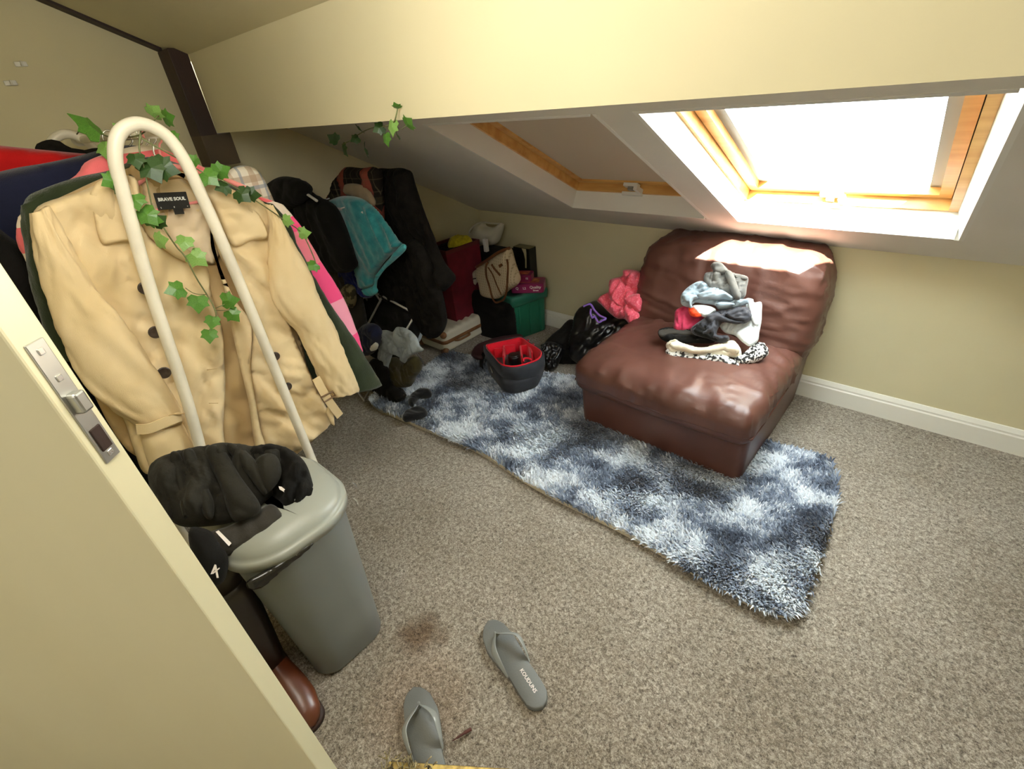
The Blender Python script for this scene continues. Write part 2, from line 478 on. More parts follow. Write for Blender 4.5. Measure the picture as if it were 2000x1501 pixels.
# ------------------------------------------------------------------ room shell
GX, KY, KZ, SL = -2.42, 2.291, 0.71, 0.5223        # gable wall x, knee wall y, its height, roof slope
RX, FY = 1.7, -1.7
def slope_z(y): return KZ + SL * (KY - y)
FLOOR_C = ((GX + RX) / 2, (FY + KY) / 2)
V = [(GX - .1, FY - .1, 0), (RX + .1, FY - .1, 0), (RX + .1, KY + .1, 0), (GX - .1, KY + .1, 0)]
fl = obj('floor', (V, [(0, 1, 2, 3)]), carpet_mat(), smooth=False, fix=False)
fl.data.transform(Matrix.Identity(4)); fl['kind'] = 'structure'; fl['label'] = 'brown and beige twist pile carpet over the whole floor'
structure('wall_back', box(GX - .1, RX + .1, KY, KY + .1, -.05, KZ + .12), M_CREAM, 'low cream knee wall under the sloping ceiling')
# gable wall: a slab with a sloping top
def prism_x(poly_yz, x0, x1):
    n = len(poly_yz); V = [(x0, y, z) for y, z in poly_yz] + [(x1, y, z) for y, z in poly_yz]
    Fc = [tuple(range(n)), tuple(range(2 * n - 1, n - 1, -1))] + [(i, i + n, (i + 1) % n + n, (i + 1) % n) for i in range(n)]
    return V, Fc
structure('wall_left', prism_x([(FY - .1, -.05), (KY + .1, -.05), (KY + .1, KZ + .1), (.9, 1.62), (-.6, 2.35), (FY - .1, 2.35)], GX - .1, GX), M_CREAM, 'cream gable wall at the left end of the attic')
structure('wall_right', prism_x([(FY - .1, -.05), (KY + .1, -.05), (KY + .1, KZ + .1), (.9, 1.62), (-.6, 2.35), (FY - .1, 2.35)], RX, RX + .1), M_CREAM, 'cream gable wall at the right end of the attic')
structure('wall_front', box(GX - .1, RX + .1, FY - .1, FY, -.05, 2.4), M_CREAM, 'cream wall behind the doorway')
# sloping ceiling with two openings: strips between the openings, as one slab along the slope
W1, W2, WY0, WY1 = (-1.478, -.780), (-.664, .027), 1.180, 2.055
NS = np.array([0, SL, 1.0]); NS /= np.linalg.norm(NS)          # roof normal, upward
DS = np.array([0, 1.0, -SL]); DS /= np.linalg.norm(DS)         # down the slope
def slab(x0, x1, y0, y1, d0=0.0, d1=.20):
    c = [np.array([x, y, slope_z(y)]) for y in (y0, y1) for x in (x0, x1)]
    V = [p + NS * d for d in (d0, d1) for p in c]
    return V, [(0, 1, 3, 2), (4, 6, 7, 5), (0, 4, 5, 1), (2, 3, 7, 6), (0, 2, 6, 4), (1, 5, 7, 3)]
YT = .86
structure('ceiling', join(slab(GX - .05, RX + .05, WY1, KY + .05), slab(GX - .05, RX + .05, YT, WY0), slab(GX - .05, W1[0], WY0, WY1),
          slab(W1[1], W2[0], WY0, WY1), slab(W2[1], RX + .05, WY0, WY1)), M_WHITE_CEIL, 'white sloping ceiling with two skylight openings')
# boxed purlin and the upper slope above it
PY, PZ0, PZ1 = .800, 1.321, 1.580
structure('trim_1', prism_x([(PY, PZ0), (.98, PZ0), (.98, 1.60), (PY, 1.60)], -2.30, RX + .02), M_CREAM, 'cream boxed-in purlin hanging below the ceiling')
structure('ceiling_upper', prism_x([(PY + .03, PZ1 - .014), (-.55, 2.222), (-.55, 2.34), (PY + .03, 1.72)], -2.41, RX + .02), M_CREAM, 'cream upper slope of the ceiling above the purlin')
structure('ceiling_ridge', box(GX - .1, RX + .1, FY - .1, -.54, 2.22, 2.34), M_CREAM, 'cream flat ceiling near the doorway')
# dark timbers and the shadow gap strip at the gable
structure('trim_2', box(-2.419, -2.30, .735, .799, 1.315, 1.60, .003), M_DARKWOOD, 'dark brown timber post against the gable wall')
structure('trim_3', box(-2.419, -2.30, .735, .850, 1.205, 1.320, .004), M_DARKWOOD2, 'grey-brown timber stub under the purlin end')
V = [(-2.419, .74, 1.60), (-2.37, .74, 1.60), (-2.37, -.5, 2.19), (-2.419, -.5, 2.19), (-2.419, .74, 1.63), (-2.37, .74, 1.63), (-2.37, -.5, 2.22), (-2.419, -.5, 2.22)]
structure('trim_4', (V, [(0, 1, 2, 3), (4, 7, 6, 5), (0, 4, 5, 1), (1, 5, 6, 2), (2, 6, 7, 3), (3, 7, 4, 0)]), M_DARKWOOD, 'thin dark strip for the timber shadow gap between gable wall and upper ceiling')  # dark colour of the strip puts in the shadow gap along the ceiling
# baseboards with a moulded profile
def skirting(p0, p1, nrm):
    prof = [(0, 0), (.018, 0), (.018, .075), (.014, .080), (.014, .088), (.009, .098), (.006, .104), (.0, .105)]
    p0, p1, nrm = np.array(p0, float), np.array(p1, float), np.array(nrm, float)
    r = [np.array([p + nrm * a + np.array([0, 0, h]) for a, h in prof]) for p in (p0, p1)]
    return loft(r)
structure('baseboard_back', skirting((GX, KY, 0), (RX, KY, 0), (0, -1, 0)), M_WHITE, 'white moulded skirting board along the knee wall')
structure('baseboard_left', skirting((GX, FY, 0), (GX, KY, 0), (1, 0, 0)), M_WHITE, 'white moulded skirting board along the gable wall')

# skylights
def win_pt(x, s, d):           # s: metres down the slope from the opening's top, d: depth out of the room
    return np.array([x, WY0, slope_z(WY0)]) + DS * s + NS * d
SLEN = (WY1 - WY0) / DS[1]
def wbox(x0, x1, s0, s1, d0, d1):
    V = [win_pt(x, s, d) for d in (d0, d1) for s in (s0, s1) for x in (x0, x1)]
    return V, [(0, 2, 3, 1), (4, 5, 7, 6), (0, 1, 5, 4), (2, 6, 7, 3), (0, 4, 6, 2), (1, 3, 7, 5)]
M_GLASS = glass_mat()
M_LEAD = mat('grey_flashing', srgb(150, 152, 150), .6)
def skylight(name, W, label, blind):
    x0, x1 = W
    r = bpy.data.objects.new(name, None); COL.objects.link(r); r['kind'] = 'structure'; r['label'] = label
    loc = win_pt((x0 + x1) / 2, SLEN, 0); r.location = loc; BASE[r.name] = tuple(loc)
    t = .012
    for nm, b in (('reveal_board', (x0, x0 + t, 0, SLEN, -.001, .085)), 
                  ('reveal_board', (x0 + t, x1 - t, 0, t, -.001, .085)), ('reveal_board', (x0 + t, x1 - t, SLEN - t, SLEN, -.001, .085))):
        obj(nm, wbox(*b), M_REVEAL, r, False)
    sp_ = .028                                   # the right reveal is splayed
    V = [win_pt(x, s, d) for d, xa in ((-.001, x1), (.085, x1 - sp_)) for s in (0, SLEN) for x in (xa, x1 + .012)]
    obj('reveal_board', (V, [(0, 2, 3, 1), (4, 5, 7, 6), (0, 1, 5, 4), (2, 6, 7, 3), (0, 4, 6, 2), (1, 3, 7, 5)]), M_REVEAL, r, False)
    x1 -= sp_
    f0, f1, fw = .083, .165, .024
    for b in ((x0, x0 + fw, 0, SLEN, f0, f1), (x1 - fw, x1, 0, SLEN, f0, f1), (x0 + fw, x1 - fw, 0, fw, f0, f1), (x0 + fw, x1 - fw, SLEN - fw, SLEN, f0, f1)):
        obj('frame_rail', wbox(*b), M_PINE, r, False)
    a, sw, d0, d1 = fw + .004, .032, .118, .158
    for b in ((x0 + a, x0 + a + sw, a, SLEN - a, d0, d1), (x1 - a - sw, x1 - a, a, SLEN - a, d0, d1), (x0 + a + sw, x1 - a - sw, a, a + sw, d0, d1), (x0 + a + sw, x1 - a - sw, SLEN - a - sw, SLEN - a, d0, d1)):
        obj('sash_rail', wbox(*b), M_PINE, r, False)
    g = a + sw
    for b in ((x0 + fw, x0 + a, fw, SLEN - fw, .150, .164), (x1 - a, x1 - fw, fw, SLEN - fw, .150, .164), (x0 + a, x1 - a, fw, a, .150, .164), (x0 + a, x1 - a, SLEN - a, SLEN - fw, .150, .164)):
        obj('gap_backing', wbox(*b), M_DARKWOOD, r, False)  # dark backing added to block sky showing through the frame gap
    for b in ((x0 + g, x0 + g + .03, g, SLEN - g, .142, .156), (x1 - g - .03, x1 - g, g, SLEN - g, .142, .156)):
        obj('blind_channel' if blind else 'glazing_strip', wbox(*b), M_WHITE if blind else M_LEAD, r, False)
    obj('pane', wbox(x0 + g, x1 - g, g, SLEN - g, .160, .166), M_GLASS, r, False)
    if blind:
        obj('blind', wbox(x0 + g - .02, x1 - g + .02, g - .02, SLEN - g + .012, .126, .132), M_BLIND, r, False, label='beige blackout blind pulled fully down')
    # handle: plate, arm and grip
    xm = (x0 + x1) / 2 + (.0 if blind else -.02); s1 = SLEN - fw - .012
    h = obj('handle', join(wbox(xm - .035, xm + .035, s1 - .035, s1 - .005, .100, .114), wbox(xm + .028, xm + .046, s1 - .05, s1 + .012, .080, .100),
            wbox(xm - .055, xm + .046, s1 + .004, s1 + .022, .072, .086)), M_PLASTIC_W, r, False, label='white window handle on the bottom rail')
    obj('latch_spindle', wbox(xm - .012, xm + .012, s1 - .03, s1 - .008, .086, .100), M_STEEL, h, False)
    return r
skylight('window_1', W1, 'left skylight with pine frame and beige blind shut', True)
skylight('window_2', W2, 'right skylight with pine frame, open to bright sky', False)

# open door leaf at the left, latch edge towards us
dl = thing('door_1', 'open cream door leaf in the left foreground, latch edge showing', 'door', (-.72, -.016, 0)); del dl['category']; dl['kind'] = 'structure'
dd = np.array([-.72, -.69, 0]); dd /= np.linalg.norm(dd); dn = np.array([dd[1], -dd[0], 0])    # dn: towards -y side
if dn[1] > 0: dn = -dn
O_ = np.array([-.720, .0, .006])
TH = .044
def dbox(a0, a1, t0, t1, z0, z1, bev=0.0):
    return xf(box(a0, a1, t0, t1, z0, z1, bev), O_, dd, dn, (0, 0, 1))
obj('door_leaf', dbox(0, .762, 0, TH, 0, 1.98, .003), M_DOOR, dl, False)
zc = 1.08
pl_ = obj('latch_plate', dbox(-.0022, .001, .010, .034, zc - .082, zc + .082, .001), M_STEEL, dl, False, label='steel mortice lock plate set in the door edge')
obj('latch_bolt', dbox(-.013, .0, .014, .030, zc - .010, zc + .016, .003), M_STEEL, pl_, False)
obj('dead_bolt', dbox(-.004, .0, .014, .030, zc - .066, zc - .034, .001), M_DARKWOOD, pl_, False)
for zz in (zc + .070, zc - .072, zc + .036): obj('screw', dbox(-.0035, .0, .018, .026, zz - .004, zz + .004, .001), M_CHROME, pl_, False)
# partition stub the door is hung on
hp = O_ + dd * .77
structure('wall_partition', box(GX, hp[0], hp[1] - .12, hp[1] - .0, 0, 2.25), M_CREAM, 'cream partition wall behind the clothes rack')

# two small white wall plugs on the gable
for lab_, (y_, z_) in (('upper of two small white plastic hooks on the gable wall', (.326, 1.572)), ('lower of two small white plastic hooks on the gable wall', (.276, 1.522))):
    h_ = thing('wall_hook', lab_, 'hook', (-2.415, y_, z_), 'white hooks on the gable wall')
    obj('plate', box(-2.419, -2.412, y_ - .016, y_ + .016, z_ - .007, z_ + .007, .002), M_PLASTIC_W, h_)
    obj('peg', tube(spline(np.array([(-2.413, y_, z_ - .002), (-2.400, y_, z_ - .004), (-2.394, y_, z_ + .006)]), 4), .003, 8), M_PLASTIC_W, h_)

# ------------------------------------------------------------------ leather chair
def leather():
    m = mat('brown_leather', srgb(104, 67, 56), .43, srgb(82, 49, 40), 5, 5, .25, 260, spec=.5, coat=.10, contrast=(.3, .75), bdist=.001)
    return m
M_LEATHER = leather()
M_THREAD = mat('dark_brown_piping', srgb(84, 44, 34), .4)
ch = thing('slipper_chair', 'brown leather armless chair under the right skylight, clothes piled on its seat', 'chair', (-.68, 1.86, 0))
def creases(V, Fc, amp, cfun, f=9, seed=0):
    N = normals(V, Fc); return V + N * (amp * cfun(V))[:, None]
# base
rings = []
for z, g in ((.0, -.012), (.012, -.002), (.05, .0), (.16, .004), (.24, .006), (.30, .002)):
    rings.append(rrect(-.68, 1.865, .360 + g, .375 + g, .035, z, 5))
b = loft(rings)
obj('base', b, M_LEATHER, ch)
for sx in (-1, 1):
    for sy in (-1, 1): pass
# seat cushion
V, Fc = rounded_box((.378, .30, .072), .052, 46)
u, v = V[:, 0] / .382, V[:, 1] / .30
top = np.clip(V[:, 2] / .072, -1, 1)
V[:, 2] += np.where(top > 0, .024 * (1 - u ** 2) * (1 - v ** 4) * top, 0)
V[:, 2] += np.where(v < -.4, -.012 * ((-v - .4) / .6) ** 2, 0)
V[:, 1] += np.where(v < 0, -.012 * (1 - u ** 2), 0)
N = normals(V, Fc)
rad = np.stack([np.arctan2(V[:, 0], V[:, 1] - .45) * 6.5, np.hypot(V[:, 0], V[:, 1] - .45) * 1.3, V[:, 2] * 2], 1)
mask = np.clip((np.hypot(u, v) - .15) * 1.4, 0, 1) * (top > -.2)
cr = ridge(rad, 3.6, 2, 6) * .009 + ridge(V * np.array([1, 1, .4]), 11, 5, 6) * .006
V = V + N * (cr * mask)[:, None]
V += np.array([-.680, 1.745, .287])
seat = obj('seat', (V, Fc), M_LEATHER, ch)
sp = np.array([0, .012, .045]) + np.array([[-1.052, 1.98, .215], [-1.055, 1.52, .208], [-1.035, 1.452, .205], [-.90, 1.434, .205], [-.68, 1.428, .206], [-.46, 1.434, .206], [-.325, 1.452, .206], [-.303, 1.52, .208], [-.303, 1.98, .215]])
obj('seam', tube(spline(sp, 8), .0042, 6), M_THREAD, seat)
# backrest
V, Fc = rounded_box((.40, .128, .240), .072, 46)
u, w = V[:, 0] / .40, V[:, 2] / .240
front = np.clip(-V[:, 1] / .128, 0, 1)
V[:, 0] *= 1 - .13 * np.clip(w - .1, 0, 1) ** 1.6 - .10 * np.clip(-w - .3, 0, 1)
V[:, 1] -= front * .030 * (1 - u ** 2) * (1 - .6 * w ** 2)
V[:, 2] += np.where(w > 0, .018 * (1 - u ** 2) * np.clip(w, 0, 1), 0)
N = normals(V, Fc)
ang = np.stack([V[:, 2] * 7 + V[:, 0] * 1.2, V[:, 0] * 1.1, V[:, 1]], 1)
c1 = ridge(ang, 4.6, 11, 5) * .008 * np.clip(np.abs(u) * 1.5 - .1, 0, 1)
vert = np.stack([V[:, 0] * 10, V[:, 2] * 2.0, V[:, 1] * 2], 1)
c2 = ridge(vert, 3.2, 21, 5) * .010 * np.clip((w - .25) * 2, 0, 1)
c3 = ridge(V * np.array([1, 1, 1.6]), 15, 31, 6) * .006
V = V + N * (c1 + c2 + c3)[:, None]
lean = .10
y_, z_ = V[:, 1].copy(), V[:, 2].copy() + .240
V[:, 1] = y_ + z_ * .21; V[:, 2] = z_
V += np.array([-.683, 2.085, .235])
V[:, 1] = np.minimum(V[:, 1], 2.283)
back = obj('backrest', (V, Fc), M_LEATHER, ch)
sd = []
for z, x, y in ((.27, -.322, 2.02), (.38, -.296, 2.05), (.5, -.296, 2.075), (.6, -.318, 2.105), (.672, -.352, 2.135)):
    sd.append((x, y, z))
obj('seam', tube(spline(np.array(sd) + np.array([-.004, -.012, 0]), 8), .004, 6), M_THREAD, back)

# ------------------------------------------------------------------ shaggy rug
def rug():
    edge = spline(np.array([(-2.03, .975), (-1.72, .99), (-1.30, 1.035), (-.92, 1.013), (-.54, 1.028), (-.21, 1.02), (-.06, 1.03), (-.005, 1.10), (.0, 1.33), (-.015, 1.56), (-.06, 1.775), (-.13, 1.81),
                            (-.40, 1.785), (-1.29, 1.775), (-1.46, 1.73), (-1.99, 1.635), (-2.10, 1.57), (-2.065, 1.33), (-2.075, 1.12)], float), 5, True)
    n = len(edge); c = edge.mean(0)
    lo = np.c_[edge, np.full(n, .004)]; wav = .004 * (1 + np.sin(np.arange(n) * 1.3))
    hi = np.c_[edge + (c - edge) * .004, np.full(n, .012) + wav]
    V = np.vstack([lo, hi]); Fc = [(i, (i + 1) % n, (i + 1) % n + n, i + n) for i in range(n)] + [tuple(range(n))[::-1], tuple(range(n, 2 * n))]
    r = thing('shaggy_rug', 'blue-grey and white mottled shaggy rug lying on the carpet, half under the leather chair', 'rug', (-1.05, 1.4, 0))
    obj('backing', (V, Fc), mat('pale_rug_backing', srgb(196, 184, 160), .9, bump=.3, bscale=300), r, False)
    # pile
    rs = np.random.RandomState(3); K = 135000
    p = np.c_[rs.uniform(-2.12, .02, K), rs.uniform(.96, 1.83, K)]
    ins = np.zeros(K, bool)
    for i in range(n):
        a, b = edge[i], edge[(i + 1) % n]
        cc = (a[1] > p[:, 1]) != (b[1] > p[:, 1])
        with np.errstate(divide='ignore', invalid='ignore'):
            ins ^= cc & (p[:, 0] < (b[0] - a[0]) * (p[:, 1] - a[1]) / (b[1] - a[1]) + a[0])
    under = (p[:, 0] > -1.03) & (p[:, 0] < -.33) & (p[:, 1] > 1.50)
    p = p[ins & ~under]; K = len(p)
    P3 = np.c_[p, np.zeros(K)]
    flow = (vnoise(P3, 5, 1) - .5) * 5.0 + 3.6
    az = flow + rs.normal(0, .7, K); L = rs.uniform(.028, .048, K); ti = rs.uniform(.35, 1.15, K)
    d = np.c_[np.cos(az) * np.sin(ti), np.sin(az) * np.sin(ti), np.cos(ti)]
    s = np.c_[-np.sin(az), np.cos(az), np.zeros(K)] * rs.uniform(.0020, .0040, K)[:, None]
    b0 = np.c_[p, np.full(K, .010)]
    m1 = b0 + d * (L * .55)[:, None] + np.c_[np.zeros((K, 2)), L * .16]
    t1 = b0 + d * L[:, None]; t1[:, 2] = np.maximum(t1[:, 2] - L * .12, .012)
    VV = np.stack([b0 - s, b0 + s, m1 - s * .9, m1 + s * .9, t1], 1).reshape(-1, 3)
    off = origin_of(r); VV = VV - off
    me = bpy.data.meshes.new('pile')
    idx = np.arange(K)[:, None] * 5
    tri = np.hstack([idx + np.array([0, 1, 3]), idx + np.array([0, 3, 2]), idx + np.array([2, 3, 4])]).reshape(-1)
    me.vertices.add(5 * K); me.vertices.foreach_set('co', VV.ravel())
    me.loops.add(9 * K); me.loops.foreach_set('vertex_index', tri)
    me.polygons.add(3 * K); me.polygons.foreach_set('loop_start', np.arange(0, 9 * K, 3)); me.polygons.foreach_set('loop_total', np.full(3 * K, 3))
    me.update(); 
    at_ = me.attributes.new('root', 'FLOAT_VECTOR', 'POINT')
    at_.data.foreach_set('vector', np.repeat(np.c_[p, rs.uniform(0, 1, K)], 5, axis=0).ravel())
    m = bpy.data.materials.new('tie_dyed_pile'); m.use_nodes = True; nt = m.node_tree; bs = nt.nodes['Principled BSDF']
    bs.inputs['Roughness'].default_value = .6; bs.inputs['Specular IOR Level'].default_value = .3; bs.inputs['Sheen Weight'].default_value = .3
    an = nt.nodes.new('ShaderNodeAttribute'); an.attribute_name = 'root'
    sp_ = nt.nodes.new('ShaderNodeSeparateXYZ'); nt.links.new(an.outputs['Vector'], sp_.inputs[0])
    cb = nt.nodes.new('ShaderNodeCombineXYZ'); nt.links.new(sp_.outputs[0], cb.inputs[0]); nt.links.new(sp_.outputs[1], cb.inputs[1])
    no = nt.nodes.new('ShaderNodeTexNoise'); no.inputs['Scale'].default_value = 6.0; no.inputs['Detail'].default_value = 4; no.inputs['Roughness'].default_value = .62
    nt.links.new(cb.outputs[0], no.inputs['Vector'])
    ma = nt.nodes.new('ShaderNodeMath'); ma.operation = 'MULTIPLY_ADD'; ma.inputs[1].default_value = .10; ma.inputs[2].default_value = -.05; nt.links.new(sp_.outputs[2], ma.inputs[0])
    ad = nt.nodes.new('ShaderNodeMath'); ad.operation = 'ADD'; nt.links.new(ma.outputs[0], ad.inputs[0]); nt.links.new(no.outputs[0], ad.inputs[1])
    cr_ = nt.nodes.new('ShaderNodeValToRGB'); el = cr_.color_ramp.elements
    el[0].position = .38; el[0].color = srgb(60, 69, 86); el[1].position = .60; el[1].color = srgb(230, 237, 244)
    e2 = el.new(.485); e2.color = srgb(126, 139, 160)
    nt.links.new(ad.outputs[0], cr_.inputs[0]); nt.links.new(cr_.outputs[0], bs.inputs['Base Color'])
    o = bpy.data.objects.new('pile', me); COL.objects.link(o); me.materials.append(m); o.parent = r; o['kind'] = 'stuff'
rug()

# ------------------------------------------------------------------ garment rack
RXP = -1.335
rk = thing('garment_rack', 'white tubular garment rack with arched end, crowded with clothes', 'clothes rack', (-1.7, .25, 0))
ar = [(RXP, .005, .03), (RXP, .140, .64), (RXP, .200, 1.04), (RXP, .238, 1.25), (RXP, .252, 1.31), (RXP, .278, 1.352), (RXP, .318, 1.366), (RXP, .355, 1.345), (RXP, .373, 1.30), (RXP, .380, 1.22), (RXP, .386, 1.0), (RXP, .388, .5), (RXP, .390, .03)]
obj('arch_frame', tube(spline(np.array(ar), 8), .0135, 14), M_RACK, rk)
obj('arch_frame', tube(spline(np.array(ar) + np.array([-.86, 0, 0]), 8), .0135, 14), M_RACK, rk)
obj('hanging_rail', tube([(RXP, .352, 1.346), (-2.26, .352, 1.346)], .0105, 12), M_RACK, rk)
obj('end_cap', ball((-2.27, .352, 1.346), (.020, .020, .020)), M_PLASTIC_W, rk)
obj('foot_bar', tube([(RXP, .005, .045), (RXP - .86, .005, .045)], .0125, 12), M_RACK, rk)
obj('foot_bar', tube([(RXP, .39, .045), (RXP - .86, .39, .045)], .0125, 12), M_RACK, rk)

# ------------------------------------------------------------------ the trench coat
M_TRENCH = cloth('tan_cotton_twill', srgb(228, 206, 164), srgb(220, 196, 150), .62, .1, .25, 700, 6)
M_TRENCH2 = cloth('tan_twill_inside', srgb(200, 172, 124), srgb(188, 158, 112), .6, .1, .25, 700, 6)
M_LINING = cloth('cream_satin_lining', srgb(228, 210, 180), srgb(214, 192, 158), .42, .1, .1, 500, 5)
M_BUTTON = mat('dark_horn_button', srgb(72, 60, 54), .3, srgb(48, 38, 34), 90, 3, coat=.4)
M_LABEL = mat('black_woven_label', srgb(26, 25, 20), .8, bump=.3, bscale=900)
M_PRINT = mat('white_woven_letters', srgb(214, 216, 208), .7)
TX = -1.395
tc = thing('trench_coat', 'tan double-breasted trench coat hanging unbuttoned at the front of the rack', 'coat', (TX, .29, .5))
def coat_rel(ang, f, a, seed, crumple=.002):
    return wrinkle(ang, f * 1.9, a * 1.9, seed, .40 + crumple * 30)
# inside of the back, seen between the open fronts
obj('back_panel', inflate([(245, 330), (300, 318), (345, 330), (420, 372), (520, 400), (545, 460), (560, 560), (600, 720), (600, 865), (520, 900), (380, 900), (250, 880), (130, 650), (70, 500), (66, 420), (150, 370)], ('x', TX - .030), .010, .012, relief=coat_rel(80, 14, .010, 3)), M_TRENCH2, tc)
obj('lining', inflate([(262, 398), (385, 396), (420, 450), (430, 490), (420, 515), (405, 515), (380, 505), (330, 490), (285, 440)], ('x', TX - .014), .005, .009, relief=coat_rel(60, 40, .009, 8, .004)), M_LINING, tc, label='cream satin lining inside the coat')
# fronts
obj('front_panel', inflate([(66, 412), (150, 376), (252, 342), (270, 392), (297, 462), (345, 490), (402, 518), (414, 575), (434, 640), (438, 700), (440, 756), (436, 830), (432, 890), (340, 915), (285, 925), (262, 880), (238, 812), (180, 740), (120, 650), (84, 500)], ('x', TX), .009, .011, relief=coat_rel(64, 11, .016, 13, .004)), M_TRENCH, tc)
obj('front_panel', inflate([(400, 350), (460, 372), (520, 400), (532, 470), (540, 560), (572, 650), (603, 722), (620, 760), (640, 800), (646, 826), (600, 868), (560, 885), (521, 890), (508, 832), (488, 720), (492, 640), (462, 560), (430, 500), (414, 450), (405, 400)], ('x', TX + .004), .009, .011, relief=coat_rel(115, 12, .014, 23, .004)), M_TRENCH, tc)
obj('facing', inflate([(412, 446), (424, 500), (440, 545), (462, 590), (490, 630), (491, 690), (490, 720), (508, 832), (521, 880), (500, 880), (486, 790), (468, 712), (452, 640), (440, 575), (424, 520), (412, 480)], ('x', TX + .014), .006, .009, relief=coat_rel(100, 16, .004, 33)), M_TRENCH, tc)
# collar, lapels and the storm flap
obj('collar', inflate([(250, 338), (262, 318), (300, 310), (340, 324), (372, 344), (330, 352), (290, 352), (262, 362)], ('x', TX - .016), .010, .007, relief=coat_rel(0, 20, .004, 41)), M_TRENCH2, tc)
obj('lapel', inflate([(250, 342), (268, 352), (276, 385), (300, 430), (330, 462), (380, 496), (404, 520), (350, 506), (300, 470), (276, 440), (258, 395)], ('x', TX + .020), .006, .007, relief=coat_rel(120, 25, .005, 43)), M_TRENCH, tc)
obj('lapel', inflate([(332, 334), (372, 342), (432, 366), (500, 412), (523, 461), (490, 470), (457, 481), (436, 448), (423, 412), (400, 380), (366, 352)], ('x', TX + .022), .006, .007, relief=coat_rel(140, 16, .005, 47)), M_TRENCH, tc)
obj('storm_flap', inflate([(176, 376), (200, 350), (242, 346), (256, 392), (268, 466), (240, 472), (207, 478), (196, 470), (189, 450), (182, 412)], ('x', TX + .016), .006, .007, relief=coat_rel(80, 20, .005, 49), edge=.006), M_TRENCH, tc)
obj('neck_patch', inflate([(272, 350), (352, 346), (388, 378), (396, 420), (330, 424), (290, 420)], ('x', TX - .016), .004, .009, corner=True), M_TRENCH, tc)
# sleeves with crushed elbows, straps and cuffs
sl = obj('sleeve', sleeve([(62, 420, 92, 402, .020, .016), (66, 470, 122, 462, .022, .024), (78, 530, 168, 532, .024, .028), (98, 610, 222, 606, .024, .030), (120, 670, 268, 668, .024, .030), (160, 745, 312, 735, .026, .028), (212, 795, 340, 782, .028, .026), (262, 826, 353, 806, .026, .026), (270, 842, 356, 822, .026, .022)], TX, wr=.011, wf=13, seed=2), M_TRENCH, tc)
obj('cuff', sleeve([(272, 846, 354, 826, .028, .021), (276, 862, 366, 846, .030, .026), (284, 890, 374, 864, .030, .028), (292, 912, 378, 880, .030, .026)], TX, wr=.004, wf=22, seed=6), M_TRENCH, sl)
def strap(pts, x, hw, m=M_TRENCH, par=None, nm='cuff_strap'):
    P = spline(np.array([at(a, b_, x=x + c) for a, b_, c in pts]), 8)
    T = np.gradient(P, axis=0); S_ = np.cross(T, (1, 0, 0)); S_ /= np.linalg.norm(S_, axis=1)[:, None]
    rings = [np.array([p + s * hw + np.array([t, 0, 0]), p - s * hw + np.array([t, 0, 0]), p - s * hw - np.array([t, 0, 0]), p + s * hw - np.array([t, 0, 0])]) for p, s in zip(P, S_) for t in (.0022,)]
    return obj(nm, loft(rings), m, par, False)
strap([(266, 838, .052), (292, 836, .062), (322, 824, .062), (354, 812, .052)], TX, .013, par=sl)
sr = obj('sleeve', sleeve([(520, 398, 528, 402, .016, .012), (527, 440, 552, 440, .022, .026), (527, 500, 586, 500, .026, .028), (532, 566, 618, 562, .028, .028), (552, 612, 640, 612, .028, .028), (584, 652, 658, 652, .028, .028), (606, 700, 678, 704, .028, .032), (624, 742, 694, 750, .026, .030), (648, 772, 697, 764, .024, .024)], TX, wr=.011, wf=15, seed=12), M_TRENCH, tc)
st = strap([(617, 738, .050), (630, 762, .056), (642, 782, .056), (655, 800, .050), (664, 812, .040)], TX, .013, par=sr)
obj('strap_tail', inflate([(640, 790), (652, 800), (654, 832), (646, 828), (636, 806)], ('x', TX + .040), .004, .006, corner=True), M_TRENCH, sr)
bq = [at(a, b_, x=TX + .062) for a, b_ in ((627, 776), (650, 764), (655, 772), (633, 785))]
obj('buckle', tube(bq, .0030, 8, closed=True), mat('brown_buckle', srgb(120, 92, 62), .35), sr, label='brown buckle on the cuff strap')
obj('cord_loop', tube(spline(np.array([at(a, b_, x=TX + .06) for a, b_ in ((312, 822), (320, 838), (330, 812), (352, 808), (376, 806))]), 8), .0018, 6), M_TRENCH2, sl)
# buttons, buttonholes
def button(px, py, dx, r=.0150):
    c = at(px, py, x=TX + dx)
    rings = [np.array([(c[0] + h, c[1] + q * math.cos(t), c[2] + q * math.sin(t)) for t in np.linspace(0, 2 * math.pi, 20, endpoint=False)]) for q, h in ((r * .9, 0), (r, .002), (r, .004), (r * .86, .0055), (r * .7, .0042), (r * .1, .0040))]
    b_ = obj('button', loft(rings), M_BUTTON, tc)
for q in ((283, 562, .026), (303, 648, .026), (320, 727, .024)): button(*q)
for q in ((537, 695, .022), (561, 754, .022)): button(*q, .013)
for a in ((404, 722, 424, 719), (408, 787, 426, 787)):
    obj('buttonhole', tube([at(a[0], a[1], x=TX + .0245), at(a[2], a[3], x=TX + .0245)], .0012, 6), M_TRENCH2, tc)
